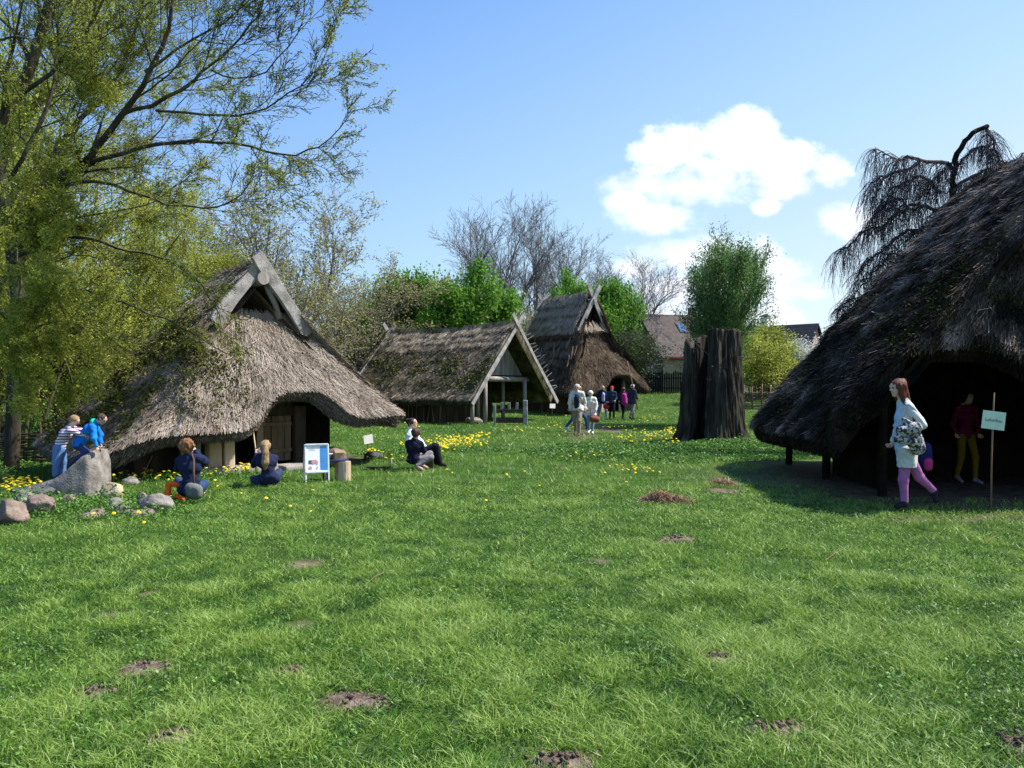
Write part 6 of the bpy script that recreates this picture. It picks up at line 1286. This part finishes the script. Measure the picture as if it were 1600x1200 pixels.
blob_thing('orange_jacket', 'bright orange jacket lying beside the person with curly hair', 'jacket', [(wp(264, 757, 11.4), wp(262, 776, 11.35), .035, .055), (wp(270, 755, 11.4), wp(279, 758, 11.4), .035, .035), (wp(278, 775, 11.3), wp(286, 781, 11.25), .04, .04)], C('orange nylon', (.85, .13, .02)), part='cloth')
JK = pj(12.75, dict(head=(414, 698), neck=(416, 710), chest=(417, 722), pel=(421, 744), sh_a=(403, 715), sh_b=(430, 716, .04), el_a=(397, 726, .20), wr_a=(401, 709, .30), el_b=(425, 727, .30), wr_b=(409, 707, .32), hip_a=(414, 748), hip_b=(428, 747), kn_a=(397, 748, .30), an_a=(405, 757, .0), to_a=(412, 762, -.08), kn_b=(436, 738, .28), an_b=(431, 757, .10), to_b=(434, 761, .22)))
person('woman with a long blond ponytail crouching in dark clothes before the house', JK, .92, C('dark navy blouse', (.02, .025, .06)), C('dark jeans', (.03, .045, .10)), HAIR['blond'], res=.014, face=(-.35, .93, .1), hairstyle='pony', hres=.004)
cmo = thing('camera', 'small black camera held up by the woman with the ponytail', 'camera', wp(405, 703, 13.12), .3)
MB().box((0, 0, 0), (.11, .035, .07)).build('camera_body', M_ink, cmo, bevel=.008); MB().tube([(0, .01, 0), (0, .06, 0)], .024, 12).build('lens', M_ink, cmo, smooth=True)
JK = pj(15.4, dict(head=(650, 677), neck=(648, 688), chest=(647, 698), pel=(647, 713), sh_a=(637, 692, .02), sh_b=(658, 693, -.02), el_a=(640, 705, .22), wr_a=(655, 709, .30), el_b=(663, 704, .0), wr_b=(664, 712, .18), hip_a=(643, 717, .04), hip_b=(652, 718, -.04), kn_a=(672, 709, .22), an_a=(659, 726, .10), to_a=(667, 731, .12), kn_b=(673, 715, -.02), an_b=(652, 728, -.12), to_b=(660, 734, -.12)))
person('woman crouching in a black top and grey trousers, brown hair tied back', JK, .92, C('black top', (.012, .012, .03)), C('grey trousers', (.20, .18, .19)), HAIR['brown'], C('tan shoe', (.38, .28, .22)), res=.015, face=(.35, .93, -.05), hairstyle='short', sleeves=-.1 + .15, hres=.005)
JK = pj(15.95, dict(head=(645, 661), neck=(642, 672), chest=(646, 684), pel=(662, 703), sh_a=(641, 678, -.15), sh_b=(643, 676, .15), el_a=(637, 692, -.2), wr_a=(638, 708, -.22), el_b=(648, 690, .2), wr_b=(660, 696, .2), hip_a=(664, 706, -.08), hip_b=(664, 706, .08), kn_a=(681, 698, -.10), an_a=(687, 722, -.10), to_a=(696, 727, -.12), kn_b=(679, 698, .12), an_b=(682, 722, .12), to_b=(690, 727, .12)))
person('young person in white top and black trousers sitting back facing the sun', JK, .90, C('white top', (.72, .75, .78)), C('black wide trousers', (.012, .012, .02)), HAIR['dark'], res=.015, face=(.95, -.25, .2), hairstyle='bun', legw=1.3, hres=.005)
sl0 = thing('low_stool', 'low wooden block under the sitting person in the white top', 'stool', tuple(P(664, 722, 15.95) - Vector((0, 0, 0))));
zz_ = gz(sl0.location.x, sl0.location.y); sl0.location.z = zz_; MB().box((0, 0, .12), (.34, .3, .24), jit=.01).build('seat_block', M_dark, sl0, bevel=.02)
# --- walking visitors
J, f = stand(902, 26.4, 1.70, -.25, .42, (-.3, .5), (.1, .15))
person('grey haired man in open beige jacket and khaki trousers walking forward', J, 1.03, C('beige jacket', (.58, .55, .50)), C('khaki trousers', (.26, .21, .16)), HAIR['white'], C('brown shoe', (.10, .07, .05)), res=.018, face=f, coat=.05, inner=C('dark shirt', (.02, .025, .045)), topw=2.0, legw=1.15)
J, f = stand(901, 28.6, 1.66, 1.2, .75, (.4, -.3), (.2, .3))
person('person in red top and jeans mostly hidden behind the man in beige', J, 1.0, C('dark red top', (.35, .02, .03)), C('jeans', (.04, .08, .20)), HAIR['brown'], C('white shoe', (.6, .6, .6)), res=.02, face=f)
J, f = stand(923, 27.6, 1.46, -.2, .30, (.1, .2), (.3, .7))
person('woman in white coat and pale cap beside the man in beige', J, .92, C('off white coat', (.66, .65, .60)), C('pale blue trousers', (.22, .30, .36)), HAIR['grey'], C('white shoe', (.6, .6, .6)), res=.018, face=f, coat=.12, topw=2.0, cap=C('cream cap', (.75, .73, .66)), hood=C('cream scarf', (.6, .58, .5)))
bx_, by_ = (928 - 800) / FPX * 27.3, 27.3
blob_thing('brown_handbag', 'reddish brown handbag carried by the woman in the white coat', 'bag', [((bx_ - .05, by_, .52), (bx_ + .10, by_, .50), .11, .11)], C('brown leather', (.20, .08, .06)), part='pouch', extra=strap([(bx_ - .08, by_, .55), (bx_ - .12, by_ + .05, .85), (bx_ - .02, by_ + .15, 1.1)], .012, C('brown leather', (.20, .08, .06))))
J, f = stand(941, 40.5, 1.74, .3, .60, (.2, -.2), (.3, .2))
person('bald man in open navy jacket and light jeans in the far group', J, 1.05, C('navy jacket', (.015, .018, .05)), C('light jeans', (.13, .22, .40)), HAIR['grey'], res=.022, face=f, bald=True, coat=.06, topw=1.8, inner=C('lilac shirt', (.35, .36, .52)))
J, f = stand(956, 39.2, 1.62, -.1, .45, (.1, .2), (.6, .3))
person('person with a red cap and dark jacket walking in the middle of the far group', J, 1.0, C('dark blue jacket', (.03, .04, .08)), C('black trousers', (.012, .012, .02)), HAIR['brown'], res=.022, face=f, cap=C('red cap', (.55, .03, .04)), topw=1.6, coat=.03)
blob_thing('red_bag', 'small bright red bag carried between the two leading visitors of the far group', 'bag', [(wp(946, 635, 39.2), wp(949, 636, 39.2), .12, .11)], C('bright red', (.60, .02, .03)), part='pouch')
J, f = stand(973, 39.6, 1.60, 2.5, .40, (.1, .2), (.5, .3))
person('dark dressed person with a pink rucksack in the far group', J, 1.0, C('dark plum jacket', (.05, .02, .05)), C('black trousers', (.012, .012, .02)), HAIR['brown'], res=.022, face=f, topw=1.6)
rb = blob_thing('pink_rucksack', 'pink rucksack on the back of the dark dressed person in the far group', 'rucksack', [(wp(975, 618, 39.35), wp(976, 629, 39.35), .13, .15)], C('magenta nylon', (.42, .04, .22)), part='pouch')
J, f = stand(987, 38.6, 1.72, 2.3, .45, (.1, .3), (.5, .6))
person('grey haired person in dark coat carrying a long pole in the far group', J, 1.05, C('dark slate coat', (.035, .035, .06)), C('grey trousers', (.20, .19, .20)), HAIR['grey'], res=.022, face=f, coat=.12, topw=1.8)
pa = P(996, 640, 38.4); pb = P(980, 564, 38.6)
pole = MB().tube([pa, (pa + pb) / 2 + Vector((.02, 0, 0)), pb], [.032, .028, .022], 7).build('long_pole', M_brownw, smooth=True); tag(pole, 'long thin brown pole leaning over the shoulder of the grey haired person', 'pole')
